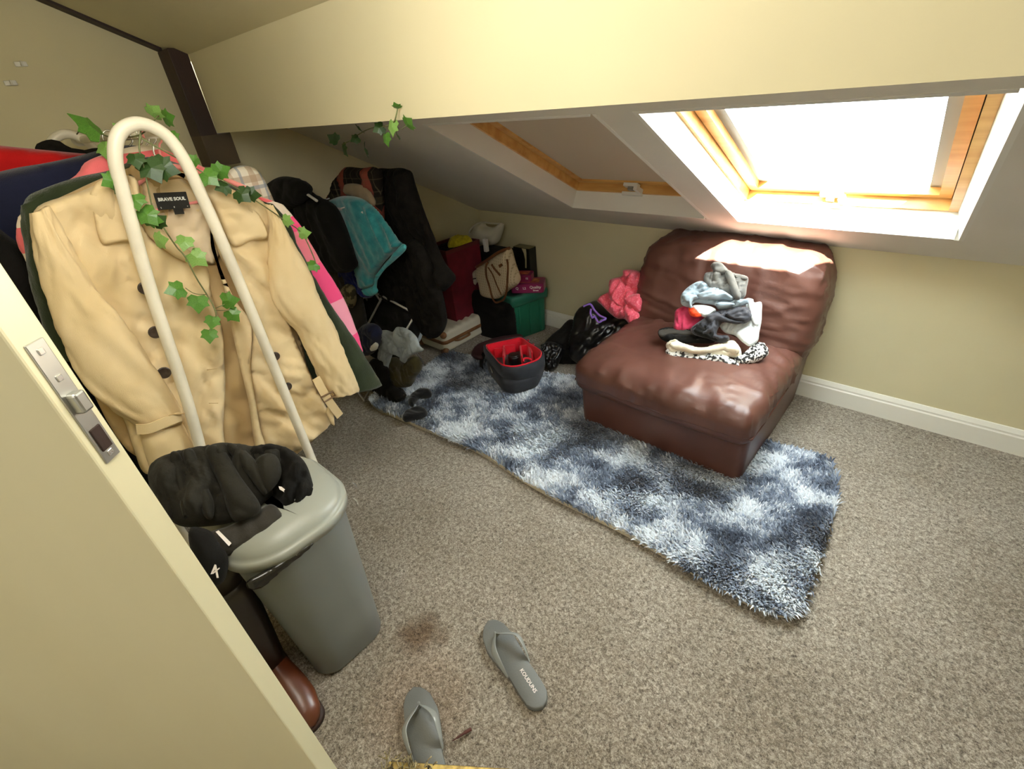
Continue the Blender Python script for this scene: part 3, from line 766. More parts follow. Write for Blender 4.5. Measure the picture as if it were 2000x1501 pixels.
# black maker's label and size tag
lab = [at(a, b_, x=TX + .014) for a, b_ in ((297, 377), (364, 374), (371, 406), (311, 410))]
ct = sum(lab) / 4; ey_ = (lab[1] + lab[2] - lab[0] - lab[3]) / 2; ez_ = (lab[0] + lab[1] - lab[2] - lab[3]) / 2
lw, lh = np.linalg.norm(ey_), np.linalg.norm(ez_); e1 = ey_ / lw; e2 = np.cross((1, 0, 0), e1)
lb = obj('label', xf(box(-lw / 2, lw / 2, -lh / 2, lh / 2, -.0010, .0012, .0006, 1), ct, e1, e2, (1, 0, 0)), M_LABEL, tc, False, label='black label with white woven lettering')
obj('size_tag', xf(box(-lw * .04, lw * .26, -lh / 2 - .012, -lh / 2, -.0008, .0008), ct, e1, e2, (1, 0, 0)), M_LABEL, lb, False)
def text(s, size, origin, ex, ey, m, parent, name='lettering', bold=0.0, extr=.0004, align='CENTER'):
    cu = bpy.data.curves.new(name, 'FONT'); cu.body = s; cu.size = size; cu.align_x = align; cu.align_y = 'CENTER'; cu.extrude = extr; cu.offset = bold; cu.resolution_u = 2
    cu.materials.append(m)
    tmp = bpy.data.objects.new('tmp', cu); COL.objects.link(tmp)
    bpy.context.view_layer.update()
    me = bpy.data.meshes.new_from_object(tmp.evaluated_get(bpy.context.evaluated_depsgraph_get()))
    bpy.data.objects.remove(tmp); me.name = name
    if not me.materials: me.materials.append(m)
    o = bpy.data.objects.new(name, me); COL.objects.link(o)
    ex = np.asarray(ex, float) / np.linalg.norm(ex); ey = np.asarray(ey, float); ey = ey - ex * ey.dot(ex); ey /= np.linalg.norm(ey); n = np.cross(ex, ey)
    p = np.asarray(origin, float) - (origin_of(parent) if parent is not None else 0)
    mw = Matrix(((ex[0], ey[0], n[0], p[0]), (ex[1], ey[1], n[1], p[1]), (ex[2], ey[2], n[2], p[2]), (0, 0, 0, 1)))
    if parent is not None: o.parent = parent
    o.matrix_local = mw
    return o
text('BRAVE SOUL', .0098, ct + e2 * lh * .10 + np.array([.0014, 0, 0]), e1, e2, M_PRINT, lb, bold=.0004)
for dx_, tx_ in ((-.40, 'S'), (.0, '8'), (.42, '+')): text(tx_, .005, ct + e1 * lw * dx_ - e2 * lh * .38 + np.array([.0014, 0, 0]), e1, e2, M_PRINT, lb)

# ------------------------------------------------------------------ hangers
HY = .352
def hook_pts(x, dx=.0):
    P = [(x, HY, 1.275), (x, HY, 1.305)] + [(x + dx, HY + .0175 * math.cos(t), 1.342 + .0205 * math.sin(t)) for t in np.linspace(-1.2, 3.3, 14)]
    return spline(np.array(P), 3)
M_CLEAR = mat('clear_plastic', srgb(225, 228, 226), .12, trans=.6)
M_PINKH = mat('pink_velvet_plastic', srgb(244, 150, 146), .5, sheen=.4)
def hanger(name, x, m_body, m_hook, label, w=.20, drop=.105, bar=True, dx=.0):
    r = thing(name, label, 'hanger', (x, HY, 1.29), 'clothes hangers on the rack rail')
    obj('hook', tube(hook_pts(x, dx), .0021, 8), m_hook, r)
    sh = [(x, HY - w, 1.277 - drop), (x, HY - w * .8, 1.277 - drop * .68), (x, HY - w * .35, 1.277 - drop * .22), (x, HY, 1.277), (x, HY + w * .35, 1.277 - drop * .22), (x, HY + w * .8, 1.277 - drop * .68), (x, HY + w, 1.277 - drop)]
    P = spline(np.array(sh), 6)
    obj('shoulder_bar', tube(P, .0065, 10), m_body, r)
    if bar: obj('trouser_bar', tube([(x, HY - w * .97, 1.280 - drop), (x, HY + w * .97, 1.280 - drop)], .0035, 8), m_body, r)
    return r
pk = hanger('pink_hanger', TX - .012, M_PINKH, M_PINKH, 'pink hanger holding the tan trench coat, frontmost on the rail', .17, .088)
hanger('clear_hanger', -1.455, M_CLEAR, M_CHROME, 'clear hanger with steel hook holding the dark green coat')
hanger('clear_hanger', -1.515, M_CLEAR, M_CHROME, 'clear hanger with steel hook holding the pink striped jacket')
hanger('clear_hanger', -1.575, M_CLEAR, M_CHROME, 'clear hanger with steel hook holding the plaid shirt')
hanger('clear_hanger', -1.675, M_CLEAR, M_CHROME, 'clear hanger with steel hook holding the navy jacket', dx=.006)
hanger('clear_hanger', -1.80, M_CLEAR, M_CHROME, 'clear hanger with steel hook holding the black fleece', dx=-.008)
hanger('clear_hanger', -1.92, M_CLEAR, M_CHROME, 'clear hanger with steel hook holding the red top, hindmost on the rail', dx=.01)

# ------------------------------------------------------------------ other clothes on the rack
M_GREEN = cloth('dark_green_wool', srgb(48, 58, 36), srgb(36, 46, 28), .9, .25, .5, 300, 10)
M_NAVY = cloth('navy_wool', srgb(32, 36, 62), srgb(24, 28, 50), .9, .2, .4, 400, 8)
M_RED = cloth('bright_red_fleece', srgb(190, 14, 14), srgb(160, 6, 8), .8, .2, .4, 300, 8)
M_BLACK = cloth('black_jersey', srgb(24, 22, 20), srgb(16, 15, 13), .9, .04, .5, 350, 8)
M_BLACKF = cloth('black_teddy_fleece', srgb(26, 23, 19), srgb(14, 12, 10), .95, .0, 1.0, 120, 30)
M_CHAR = cloth('charcoal_jersey', srgb(64, 60, 54), srgb(50, 47, 42), .85, .15, .4, 350, 8)
def stripes():
    m = cloth('pink_striped_fleece', srgb(250, 120, 140)); nt = m.node_tree; b = nt.nodes['Principled BSDF']
    tcn = nt.nodes.new('ShaderNodeTexCoord'); sp_ = nt.nodes.new('ShaderNodeSeparateXYZ'); nt.links.new(tcn.outputs['Object'], sp_.inputs[0])
    cr = nt.nodes.new('ShaderNodeValToRGB'); cr.color_ramp.interpolation = 'CONSTANT'
    mr = nt.nodes.new('ShaderNodeMapRange'); mr.inputs[1].default_value = .0; mr.inputs[2].default_value = 1.0
    nt.links.new(sp_.outputs[2], mr.inputs[0]); nt.links.new(mr.outputs[0], cr.inputs[0])
    pal = {'w': srgb(240, 226, 208), 'c': srgb(246, 120, 126), 'h': srgb(255, 88, 146), 'l': srgb(252, 166, 190), 'r': srgb(240, 84, 98)}
    seq = [(0, 'h'), (.32, 'l'), (.455, 'h'), (.59, 'm'), (.70, 'h'), (.745, 'w'), (.795, 'c'), (.845, 'w'), (.87, 'c'), (.96, 'w')]
    pal['m'] = srgb(250, 140, 160)
    el = cr.color_ramp.elements
    el[0].position = 0; el[0].color = pal['h']; el[1].position = .32; el[1].color = pal['l']
    for p, k in seq[2:]:
        e = el.new(p); e.color = pal[k]
    nt.links.new(cr.outputs[0], b.inputs['Base Color']); return m
def garment(name, label, cat, poly, x, th, m, rel, edge=None, extra=(), res=.016, rough_edge=0.0):
    t = thing(name, label, cat, at(290, 700, x=x) * np.array([1, 1, 0]) + np.array([0, 0, .35]))
    obj('body', inflate(poly, ('x', x), th, res, edge, rel, rough_edge=rough_edge), m, t)
    return t
g1 = garment('wool_coat', 'dark green wool coat directly behind the tan trench coat', 'coat', [(50, 388), (85, 368), (150, 346), (215, 332), (262, 312), (300, 306), (345, 318), (420, 346), (500, 388), (535, 410), (556, 440), (580, 500), (625, 590), (680, 680), (715, 745), (640, 780), (560, 800), (330, 860), (240, 830), (160, 740), (90, 600), (62, 500), (44, 430)], -1.452, .020, M_GREEN, wrinkle(85, 9, .014, 5))
obj('sleeve', sleeve([(490, 385, 534, 400, .0, .012), (510, 440, 563, 434, .002, .022), (540, 510, 592, 503, .004, .026), (586, 600, 642, 588, .006, .028), (634, 690, 696, 668, .008, .030), (676, 766, 744, 750, .010, .032)], -1.452, wr=.005, seed=31), M_GREEN, g1)
obj('sleeve', sleeve([(42, 402, 90, 372, .0, .014), (44, 450, 110, 450, .004, .026), (54, 530, 130, 530, .006, .03), (74, 610, 170, 610, .006, .03), (100, 700, 220, 700, .006, .03)], -1.452, wr=.005, seed=33), M_GREEN, g1)
M_STRIPE = stripes()
g2 = garment('striped_jacket', 'pink, coral and white striped fleece jacket between the green coat and the plaid shirt', 'jacket', [(148, 342), (165, 318), (200, 302), (240, 290), (285, 284), (330, 296), (380, 318), (450, 352), (510, 388), (560, 440), (600, 520), (640, 600), (620, 680), (500, 720), (300, 760), (140, 640), (60, 520), (40, 440), (90, 380)], -1.512, .022, M_STRIPE, wrinkle(85, 10, .012, 15))
obj('sleeve', sleeve([(500, 382, 552, 400, .0, .014), (530, 440, 582, 436, .004, .024), (562, 510, 620, 500, .006, .026), (600, 590, 664, 572, .006, .026), (640, 668, 694, 640, .006, .026), (664, 712, 708, 684, .006, .024)], -1.512, wr=.004, seed=41), M_STRIPE, g2)
obj('sleeve', sleeve([(36, 424, 60, 400, .0, .012), (32, 450, 90, 450, .004, .024), (34, 476, 100, 480, .006, .026), (50, 506, 120, 510, .006, .028), (70, 560, 150, 560, .006, .028)], -1.512, wr=.004, seed=43), M_STRIPE, g2)
M_PLAID = grid_mat('pale_plaid_flannel', srgb(226, 220, 206), [(1, .062, .30, .1, srgb(176, 150, 122), .6), (2, .062, .30, .3, srgb(168, 146, 120), .6), (1, .062, .12, .55, srgb(140, 150, 164), .7), (2, .062, .16, .62, srgb(140, 152, 168), .7)])
g3 = garment('plaid_shirt', 'pale grey and beige plaid shirt behind the pink striped jacket', 'shirt', [(250, 300), (300, 292), (360, 312), (430, 338), (462, 324), (492, 326), (512, 342), (528, 375), (552, 430), (580, 500), (600, 600), (560, 660), (430, 680), (250, 660), (180, 500), (180, 360)], -1.570, .020, M_PLAID, wrinkle(80, 10, .012, 25))
g4 = garment('navy_jacket', 'navy blue jacket at the left of the rack, in front of the red top', 'jacket', [(-90, 372), (-30, 344), (30, 328), (90, 318), (150, 305), (215, 288), (262, 284), (330, 300), (390, 330), (420, 400), (430, 560), (380, 680), (200, 690), (90, 620), (20, 560), (-30, 520), (-80, 480)], -1.672, .030, M_NAVY, wrinkle(100, 8, .016, 35))
g5 = garment('fleece_jacket', 'black fleece with fuzzy collar showing above the red top', 'jacket', [(66, 292), (84, 279), (104, 276), (140, 284), (180, 290), (230, 286), (280, 292), (320, 330), (330, 500), (250, 560), (120, 520), (70, 420), (70, 330)], -1.80, .028, M_BLACKF, wrinkle(90, 10, .012, 45), rough_edge=.006)
g6 = garment('red_top', 'bright red fleece top at the far left of the rack', 'top', [(-120, 292), (-60, 276), (0, 284), (60, 290), (122, 296), (170, 300), (230, 300), (290, 310), (320, 400), (300, 540), (120, 560), (-40, 500), (-110, 420)], -1.735, .026, M_RED, wrinkle(95, 9, .012, 55))
g7 = garment('long_black_coat', 'long black coat hanging below the navy jacket, behind the open door', 'coat', [(-60, 440), (30, 470), (76, 520), (96, 600), (130, 690), (190, 780), (262, 880), (300, 960), (260, 1060), (140, 1000), (40, 860), (-60, 700)], -1.580, .034, M_BLACK, wrinkle(85, 9, .016, 65))

# ------------------------------------------------------------------ ivy garlands
def leaf_mesh(name, m):
    o = [(0, 0), (.30, -.10), (.52, .10), (.44, .30), (.56, .52), (.36, .57), (.25, .68), (0, 1.0), (-.25, .68), (-.36, .57), (-.56, .52), (-.44, .30), (-.52, .10), (-.30, -.10)]
    V = [(x, y, -.30 * abs(x) + .10 * math.sin(y * 3) - .15 * max(0, y - .6)) for x, y in o] + [(0, .35, .06)]
    c = len(o); Fc = [(i, (i + 1) % c, c) for i in range(c)]
    V2 = V + [(x, y, z - .025) for x, y, z in V]; F2 = Fc + [tuple(k + c + 1 for k in f[::-1]) for f in Fc] + [(i, i + c + 1, (i + 1) % c + c + 1, (i + 1) % c) for i in range(c)]
    me = new_mesh(name, V2, F2, False); me.materials.append(m); return me
M_IVY = [mat('ivy_leaf_mid', srgb(92, 142, 52), .35, srgb(60, 108, 34), 40, 3, spec=.5), mat('ivy_leaf_dark', srgb(52, 84, 34), .4, srgb(36, 64, 24), 40, 3), mat('ivy_leaf_pale', srgb(140, 178, 98), .35, srgb(104, 150, 66), 40, 3)]
M_VINE = mat('ivy_stem', srgb(120, 132, 84), .6, srgb(90, 84, 50), 60)
IVY = [leaf_mesh('ivy_leaf', m) for m in M_IVY]
def put_leaf(root, p, size, kind, ang, tilt_x=0.0, tilt_z=0.0, n=(1, -.15, .25)):
    u, v, w = frame_of(n)
    a = math.radians(ang); ey = u * math.cos(a) + v * math.sin(a); ex = np.cross(ey, w)
    Rm = Matrix((ex, ey, w)).transposed().to_4x4() @ Matrix.Rotation(tilt_x, 4, 'X') @ Matrix.Rotation(tilt_z, 4, 'Y')
    o = bpy.data.objects.new('leaf', IVY[kind]); COL.objects.link(o); o.parent = root
    o.matrix_local = Matrix.Translation(Vector(np.asarray(p) - origin_of(root))) @ Rm @ Matrix.Diagonal((size, size, size, 1))
    return o
iv = thing('ivy_garland', 'artificial ivy garland wound along the rack rail and trailing down the trench coat', 'garland', (RXP, .318, 1.38))
def vine(par, pts, r=.0016, nm='vine'):
    return obj(nm, tube(spline(np.array(pts), 6), r, 6), M_VINE, par)
XF = TX + .060
vine(iv, [at(a, b, x=x) for a, b, x in ((276, 250, RXP - .01), (272, 290, XF), (282, 330, XF), (292, 380, XF), (300, 410, XF), (322, 448, XF), (345, 482, XF), (362, 502, XF), (385, 545, XF), (404, 575, XF), (418, 600, XF + .01), (422, 620, XF + .01), (412, 640, XF + .01), (404, 655, XF + .01))])
vine(iv, [at(a, b, x=x) for a, b, x in ((276, 270, RXP), (330, 300, XF), (400, 338, XF), (450, 360, XF), (500, 392, XF), (556, 430, XF - .02), (590, 456, XF - .03), (612, 500, XF - .03), (618, 520, XF - .03))])
vine(iv, [at(a, b, x=x) for a, b, x in ((150, 262, -1.9), (170, 240, -1.62), (200, 262, -1.56), (228, 268, -1.45), (276, 262, -1.35), (310, 226, -1.45), (330, 236, -1.5))])
for a in (((404, 575), (380, 573), (362, 562)), ((408, 582), (392, 588), (386, 590)), ((420, 602), (438, 594), (446, 586)), ((421, 606), (440, 606), (452, 606))):
    vine(iv, [at(q[0], q[1], x=XF) for q in a], .001, 'leaf_stalk')
for px, py, x, sz, k, ang, tx, tz in (
    (196, 262, -1.55, .062, 0, 130, .2, .8), (206, 276, -1.5, .045, 2, 250, .3, .6), (238, 262, -1.40, .032, 2, 60, .4, .4), (296, 226, -1.46, .036, 2, 30, .9, .2), (318, 232, -1.48, .036, 0, 350, .9, .3),
    (330, 262, -1.46, .03, 0, 300, .3, .4), (228, 348, XF, .034, 0, 200, .2, -.3), (262, 300, XF, .034, 1, 260, .2, .3), (284, 312, XF, .052, 1, 280, .1, .1), (300, 322, XF, .05, 1, 330, .2, .2), 
    (396, 336, XF, .042, 0, 300, .2, .1), (420, 338, XF, .038, 0, 10, .3, .3), (446, 362, XF, .036, 1, 190, .3, .1), (462, 372, XF, .04, 1, 300, .3, .3), (480, 378, XF, .036, 1, 340, .2, .4), (386, 322, XF, .03, 0, 120, .5, .2),
    (552, 428, XF - .02, .032, 2, 320, .5, .5), (584, 456, XF - .03, .034, 2, 350, .4, .3), (618, 514, XF - .03, .036, 0, 200, .2, .3),
    (242, 376, XF, .03, 1, 100, .3, .3), (262, 380, XF, .036, 0, 260, .2, .3), (276, 408, XF, .044, 0, 290, .2, .2), (282, 424, XF, .036, 0, 330, .2, .3), (300, 438, XF, .034, 1, 20, .3, .3), (302, 470, XF, .036, 2, 350, .8, .1), (362, 462, XF, .036, 2, 240, .1, .2), (372, 494, XF, .044, 2, 300, .1, .1),
    (358, 562, XF, .042, 0, 180, .1, .2), (386, 578, XF, .044, 0, 250, .1, .1), (434, 588, XF, .042, 0, 350, .3, .1), (446, 606, XF, .038, 0, 290, .1, .2), (416, 618, XF + .01, .034, 0, 240, .1, .2), (408, 644, XF + .01, .036, 0, 250, .2, .2)):
    put_leaf(iv, at(px, py, x=x), sz, k, ang, tx, tz)
iv2 = thing('ivy_sprig', 'short sprig of artificial ivy hanging from the purlin edge', 'garland', at(770, 245, y=.79))
vine(iv2, [at(a, b, y=y) for a, b, y in ((778, 204, .795), (774, 224, .785), (768, 240, .78), (752, 246, .82), (726, 250, .88), (704, 260, .92), (684, 274, .95), (668, 282, .96))])
vine(iv2, [at(a, b, y=y) for a, b, y in ((768, 240, .78), (782, 252, .79), (792, 246, .80), (806, 242, .81))], .001)
for px, py, y, sz, k, ang, tx, tz in ((766, 236, .778, .036, 2, 260, .2, .3), (748, 246, .83, .032, 1, 200, .6, .2), (794, 246, .80, .036, 0, 30, .4, .2), (752, 262, .82, .032, 0, 280, .2, .2), (775, 262, .79, .026, 1, 0, .9, .2),
    (702, 254, .92, .034, 1, 30, .8, .2), (700, 268, .93, .030, 1, 200, .8, .3), (712, 288, .93, .042, 1, 330, .8, .4), (668, 284, .96, .042, 1, 300, .3, .3), (660, 276, .96, .04, 1, 120, .7, .5), (778, 212, .79, .022, 0, 80, .8, .3)):  # dark leaf colour also puts in the shade behind the purlin edge
    put_leaf(iv2, at(px, py, y=y), sz, k, ang, tx, tz, n=(.3, -1, -.1))

# ------------------------------------------------------------------ pedal bin and the clothes dumped on it
M_BIN = mat('grey_bin_plastic', srgb(126, 129, 127), .42, srgb(118, 121, 119), 3, 2, .05, 400)
M_LID = mat('grey_lid_plastic', srgb(162, 165, 156), .36, srgb(156, 159, 150), 3, 2, .05, 400)
M_FILM = mat('black_bin_liner_film', srgb(30, 29, 27), .22, spec=.6)
bn = thing('waste_bin', 'tall grey plastic waste bin with rounded lid, black clothes dumped on top', 'bin', (-1.08, .19, 0))
rings = [rrect(-1.055 - .03 * t, .187, .135 + .030 * t, .104 + .038 * t, .055 + .055 * t, .004 + .49 * t, 8) for t in (0, .02, .25, .5, .75, .97, 1)]
rings[0] = rrect(-1.055, .187, .128, .097, .05, .002, 8)
obj('body', loft(rings), M_BIN, bn)
rings = [rrect(-1.088, .187, .168 + g, .146 + g, .118 + g * .6, z, 14) for g, z in ((.0, .488), (.012, .487), (.013, .510), (.009, .514), (.004, .515), (.003, .522), (-.006, .536), (-.030, .550), (-.075, .558), (-.12, .560))]
obj('lid', loft(rings), M_LID, bn)
obj('bin_liner', inflate_w([(-.922, .05, .494), (-.918, .10, .492), (-.917, .17, .495), (-.918, .205, .488), (-.916, .17, .475), (-.914, .12, .468), (-.914, .07, .458), (-.918, .045, .470)], (1, -.1, .1), .008, .006, relief=wrinkle(10, 60, .006, 4)), M_FILM, bn)
for c in (at(690, 948, y=.318), at(691, 978, y=.316)): obj('film_scrap', inflate_w([c + np.array(q) for q in ((0, 0, .012), (.012, .010, 0), (.004, .004, -.016), (-.006, .002, -.004))], (1, .2, .3), .002, .005), M_PLASTIC_W, bn)
M_KNIT = cloth('black_rib_knit', srgb(46, 44, 38), srgb(34, 32, 27), .92, .05, .45, 220, 14)
M_TAG = mat('white_reflective_tab', srgb(240, 232, 228), .5)
PN = np.array([.62, -.10, .78]); PB = np.array([-1.10, .15, .575])
bk = thing('black_jumper', 'dark knitted jumper bundled on the lid of the grey bin', 'jumper', (-1.15, .16, .56))
obj('body', inflate([(290, 918), (320, 890), (370, 876), (440, 866), (500, 872), (548, 880), (556, 910), (545, 950), (512, 985), (490, 1004), (450, 1020), (400, 1028), (350, 1026), (318, 1000), (296, 960)], (PB + PN * .030, PN), .045, .006, edge=.055, relief=wrinkle(66, 30, .070, 7, .30)), M_KNIT, bk)
obj('sleeve', inflate([(400, 880), (432, 872), (470, 930), (508, 984), (500, 1006), (462, 1018), (446, 1000), (430, 950)], (PB + PN * .078, PN), .022, .007, edge=.03, relief=wrinkle(-55, 24, .014, 9)), M_KNIT, bk)
for pg, lf in (([(330, 892), (350, 884), (366, 930), (374, 970), (362, 1014), (346, 968)], .070), ([(296, 922), (314, 906), (330, 950), (338, 990), (328, 1016), (310, 984)], .058), ([(356, 886), (378, 878), (396, 930), (418, 980), (414, 1014), (394, 1000), (374, 940)], .078), ([(440, 872), (462, 868), (500, 900), (524, 950), (514, 966), (486, 930)], .072), ([(500, 898), (528, 884), (546, 900), (548, 932), (522, 962), (506, 940)], .070)):
    obj('knit_fold', inflate(pg, (PB + PN * lf, PN), .018, .006, edge=.022, relief=wrinkle(64, 40, .014, int(lf * 1000), .3)), M_KNIT, bk)
jg = thing('black_joggers', 'black sports trousers with white tabs draped off the front left of the bin lid', 'trousers', (-1.0, .10, .5))
obj('waist', inflate([(470, 880), (520, 868), (560, 874), (594, 900), (610, 940), (614, 975), (588, 992), (556, 996), (540, 975), (500, 940), (480, 910)], (PB + PN * .022, PN), .032, .007, relief=wrinkle(60, 34, .048, 17)), M_BLACK, jg)
obj('leg', inflate([(408, 1040), (450, 1026), (500, 1000), (530, 984), (560, 1008), (552, 1022), (516, 1052), (470, 1074), (440, 1086), (418, 1066)], (PB + PN * .040, PN), .022, .007, relief=wrinkle(30, 26, .014, 27)), M_CHAR, jg, label='charcoal leg with a white tab')
obj('leg', inflate([(372, 1030), (410, 1036), (430, 1064), (446, 1090), (440, 1130), (420, 1144), (400, 1132), (384, 1100), (370, 1064)], (np.array([-.955, .03, .50]), np.array([.8, -.35, .5])), .030, .007, relief=wrinkle(80, 20, .014, 37)), M_BLACK, jg)
def decal(poly, p0, n, lift, m, par, nm='tab'):
    n = np.asarray(n, float); n /= np.linalg.norm(n)
    W = np.array([on_plane(a, b, np.asarray(p0) + n * lift, n) for a, b in poly]); k = len(W)
    return obj(nm, (np.vstack([W, W - n * .0015]), [tuple(range(k)), tuple(range(2 * k - 1, k - 1, -1))] + [(i, i + k, (i + 1) % k + k, (i + 1) % k) for i in range(k)]), m, par, False)
decal([(421, 1038), (427, 1035), (452, 1060), (447, 1066)], PB + PN * .040, PN, .031, M_TAG, jg)
decal([(544, 949), (550, 950), (559, 957), (556, 961), (546, 955)], PB + PN * .022, PN, .050, M_TAG, jg)
LN = np.array([.8, -.35, .5])
for q in ([(411, 1121), (419, 1102), (422, 1103), (427, 1128), (423, 1128), (420, 1112), (415, 1118)], [(411, 1121), (428, 1108), (429, 1110), (417, 1120)]):
    decal(q, (-.955, .03, .50), LN, .040, M_TAG, jg, 'star_emblem')

# ------------------------------------------------------------------ flip-flops, boot, threshold bar, twig
M_SOLE = mat('grey_rubber_sole', srgb(118, 120, 118), .55, srgb(108, 110, 108), 8, 3, .3, 350)
M_STRAPG = mat('grey_glossy_strap', srgb(150, 154, 152), .25, spec=.6)
def flipflop(label, toe, heel, side, tilt=0.0):
    toe, heel = np.array([*toe, 0.]), np.array([*heel, 0.]); ax = heel - toe; L = np.linalg.norm(ax); ax /= L; lat = np.array([-ax[1], ax[0], 0])
    r = thing('flip_flop', label, 'flip-flop', (toe + heel) / 2, 'pair of grey flip-flops')
    def hw(t, s):
        b = np.interp(t, [0, .04, .12, .28, .45, .62, .8, .92, .98, 1], [0, .022, .036, .044, .040, .033, .034, .031, .018, 0])
        return b * (1 + .10 * s * side * math.sin(min(1, t * 1.6) * math.pi))
    T = [0.5 - .5 * math.cos(math.pi * k / 26) for k in range(27)]
    o = [toe + ax * L * t + lat * hw(t, 1) for t in T] + [toe + ax * L * t - lat * hw(t, -1) for t in T[-2:0:-1]]
    o = np.array(o); c = o.mean(0)
    rr = [np.c_[(o + (c - o) * k)[:, :2], np.full(len(o), z)] for k, z in ((.02, .003), (.0, .005), (.0, .017), (.008, .0205), (.03, .0215))]
    obj('sole', loft(rr), M_SOLE, r)
    z0 = .021
    post = toe + ax * L * .20 + lat * .006 * side
    for s in (-1, 1):
        end = toe + ax * L * .60 + lat * s * .036; mid = toe + ax * L * .36 + lat * s * .036
        P = spline(np.array([post + (0, 0, z0), post + ax * .008 + lat * s * .006 + np.array([0, 0, z0 + .020]), mid + (0, 0, z0 + .034), (mid + end) / 2 + lat * s * .004 + np.array([0, 0, z0 + .026]), end + (0, 0, z0 - .006)]), 7)
        T_ = np.gradient(P, axis=0); T_ /= np.linalg.norm(T_, axis=1)[:, None]
        rings = []
        for i, (p, t) in enumerate(zip(P, T_)):
            w = np.interp(i / (len(P) - 1), [0, .2, .5, .8, 1], [.004, .008, .011, .009, .004]); nrm = lat * s * .75 + np.array([0, 0, .66]); b = np.cross(t, nrm); b /= np.linalg.norm(b)
            rings.append(np.array([p + b * w * math.cos(a) + nrm * .0024 * math.sin(a) for a in np.linspace(0, 2 * math.pi, 10, endpoint=False)]))
        obj('strap', loft(rings), M_STRAPG, r)
    obj('toe_post', tube([post + (0, 0, z0 - .004), post + (0, 0, z0 + .020)], .004, 8), M_STRAPG, r)
    return r, toe, ax, lat, L
ff, toe, ax, lat, L = flipflop('whole grey flip-flop with white lettering on its heel, right of the pair', (-.690, .494), (-.418, .416), -1)
text('KOUDUNS', .0145, toe + ax * L * .745 + np.array([0, 0, .0222]) + lat * .004, ax, lat, M_TAG, ff, bold=.0002)
flipflop('grey flip-flop with its heel under the metal threshold strip, left of the pair', (-.718, .232), (-.462, .108), 1)
M_BOOT = mat('red_brown_leather', srgb(104, 54, 30), .35, srgb(76, 36, 20), 8, 3, .1, 200, coat=.2)
bt = thing('leather_boot', 'red-brown leather tall boot with dark shaft, standing between the grey bin and the open door', 'boot', (-.95, .01, 0))
secs = [(-1.14, .0, .030, .035, .05), (-1.10, .0, .034, .040, .06), (-1.05, .006, .037, .046, .065), (-1.00, .010, .039, .044, .062), (-.95, .012, .042, .038, .052), (-.91, .012, .042, .031, .042), (-.87, .008, .036, .025, .034), (-.850, .006, .024, .018, .026), (-.843, .005, .006, .008, .022)]
obj('upper', loft([np.array([(x, y + w * math.cos(t), max(.012, zc_ + h * math.sin(t))) for t in np.linspace(0, 2 * math.pi, 20, endpoint=False)]) for x, y, w, h, zc_ in secs]), M_BOOT, bt)
obj('shaft', loft([rrect(-1.06 - q, .003, .066 + g, .046 + g, .040, z, 5) for g, z, q in ((-.006, .06, 0), (-.002, .12, .005), (.004, .20, .01), (.010, .28, .02), (.016, .36, .04), (.018, .40, .05), (.014, .40, .05), (.004, .33, .04))]), mat('dark_brown_shaft', srgb(30, 19, 15), .3, coat=.4), bt)
obj('sole', loft([np.array([(x, y + (w + .004) * s, z) for x, y, w, h, zc_ in q for s in (sgn,)]) for z, q, sgn in ()] or [rrect(-.99, .006, .150, .042, .04, z, 6) for z in (.001, .016)]), M_DARKWOOD, bt)
th = [at(776, 1487, z=.040), at(1085, 1506, z=.040)]
du = (th[1] - th[0]); dl_ = np.linalg.norm(du); du /= dl_; dv = np.array([du[1], -du[0], 0])
tr = structure('trim_5', xf(box(-.02, dl_ + .1, 0, .035, -.004, .002, .0015), th[0], du, dv, (0, 0, 1)), M_BRASS, 'worn brass threshold strip at the doorway, frayed at its left end')
rs = np.random.RandomState(5); VF = []
for k in range(46):
    p = th[0] + du * rs.uniform(-.03, .09) + dv * rs.uniform(-.008, .02) + np.array([0, 0, .002]); d = rs.normal(0, 1, 3) * .012; d[2] = abs(d[2]) * .7
    VF.append(tube(spline(np.array([p, p + d * .6 + rs.normal(0, .004, 3), p + d * 1.3]), 3), .0016, 4))
fz = obj('frayed_thread', join(*VF), mat('frayed_yarn', srgb(196, 182, 140), .9, srgb(60, 50, 36), 70, 2), tr); fz['kind'] = 'stuff'
tw = obj('dark_strip', tube(spline(np.array([at(884, 1446, z=.012), at(896, 1438, z=.016), at(908, 1430, z=.014), at(920, 1423, z=.010)]), 5), np.array([.0015] * 4 + [.003] * 6 + [.0045] * 6)[:16], 8), mat('dark_red_ribbon', srgb(84, 46, 40), .7))
tag(tw, 'short dark red scrap of cord on the carpet beside the left flip-flop', 'scrap')

# ------------------------------------------------------------------ clothes airer against the gable
M_AIRER = mat('silver_painted_wire', srgb(196, 196, 192), .35, metal=.35)
ai = thing('clothes_airer', 'folding steel clothes airer against the gable wall, hung with dark clothes', 'clothes airer', (-2.1, 1.2, 0))
def rod(a, b, r=.0058, nm='rod', m=None, par=ai): return obj(nm, tube([a, b], r, 8), m or M_AIRER, par)
eA = at(812, 613, y=1.22)
rod(np.array([-2.12, .985, .005]), eA, nm='leg')
rod(at(700, 668, y=1.16), at(797, 484, y=1.26), nm='leg')
rod(at(725, 566, y=1.20), eA, nm='cross_bar')
rod(at(572, 360, y=.985), at(619, 392, y=.985), nm='top_rail')
rod(np.array([-2.20, 1.416, .010]), np.array([-2.03, 1.409, .010]), nm='foot')
rod(np.array([-2.26, 1.02, .008]), np.array([-2.10, .975, .008]), nm='foot')
rod(np.array([-2.10, 1.412, .010]), np.array([-2.20, 1.06, 1.0]), nm='leg')
rod(np.array([-2.30, 1.42, .010]), np.array([-2.33, 1.06, 1.0]), nm='leg')
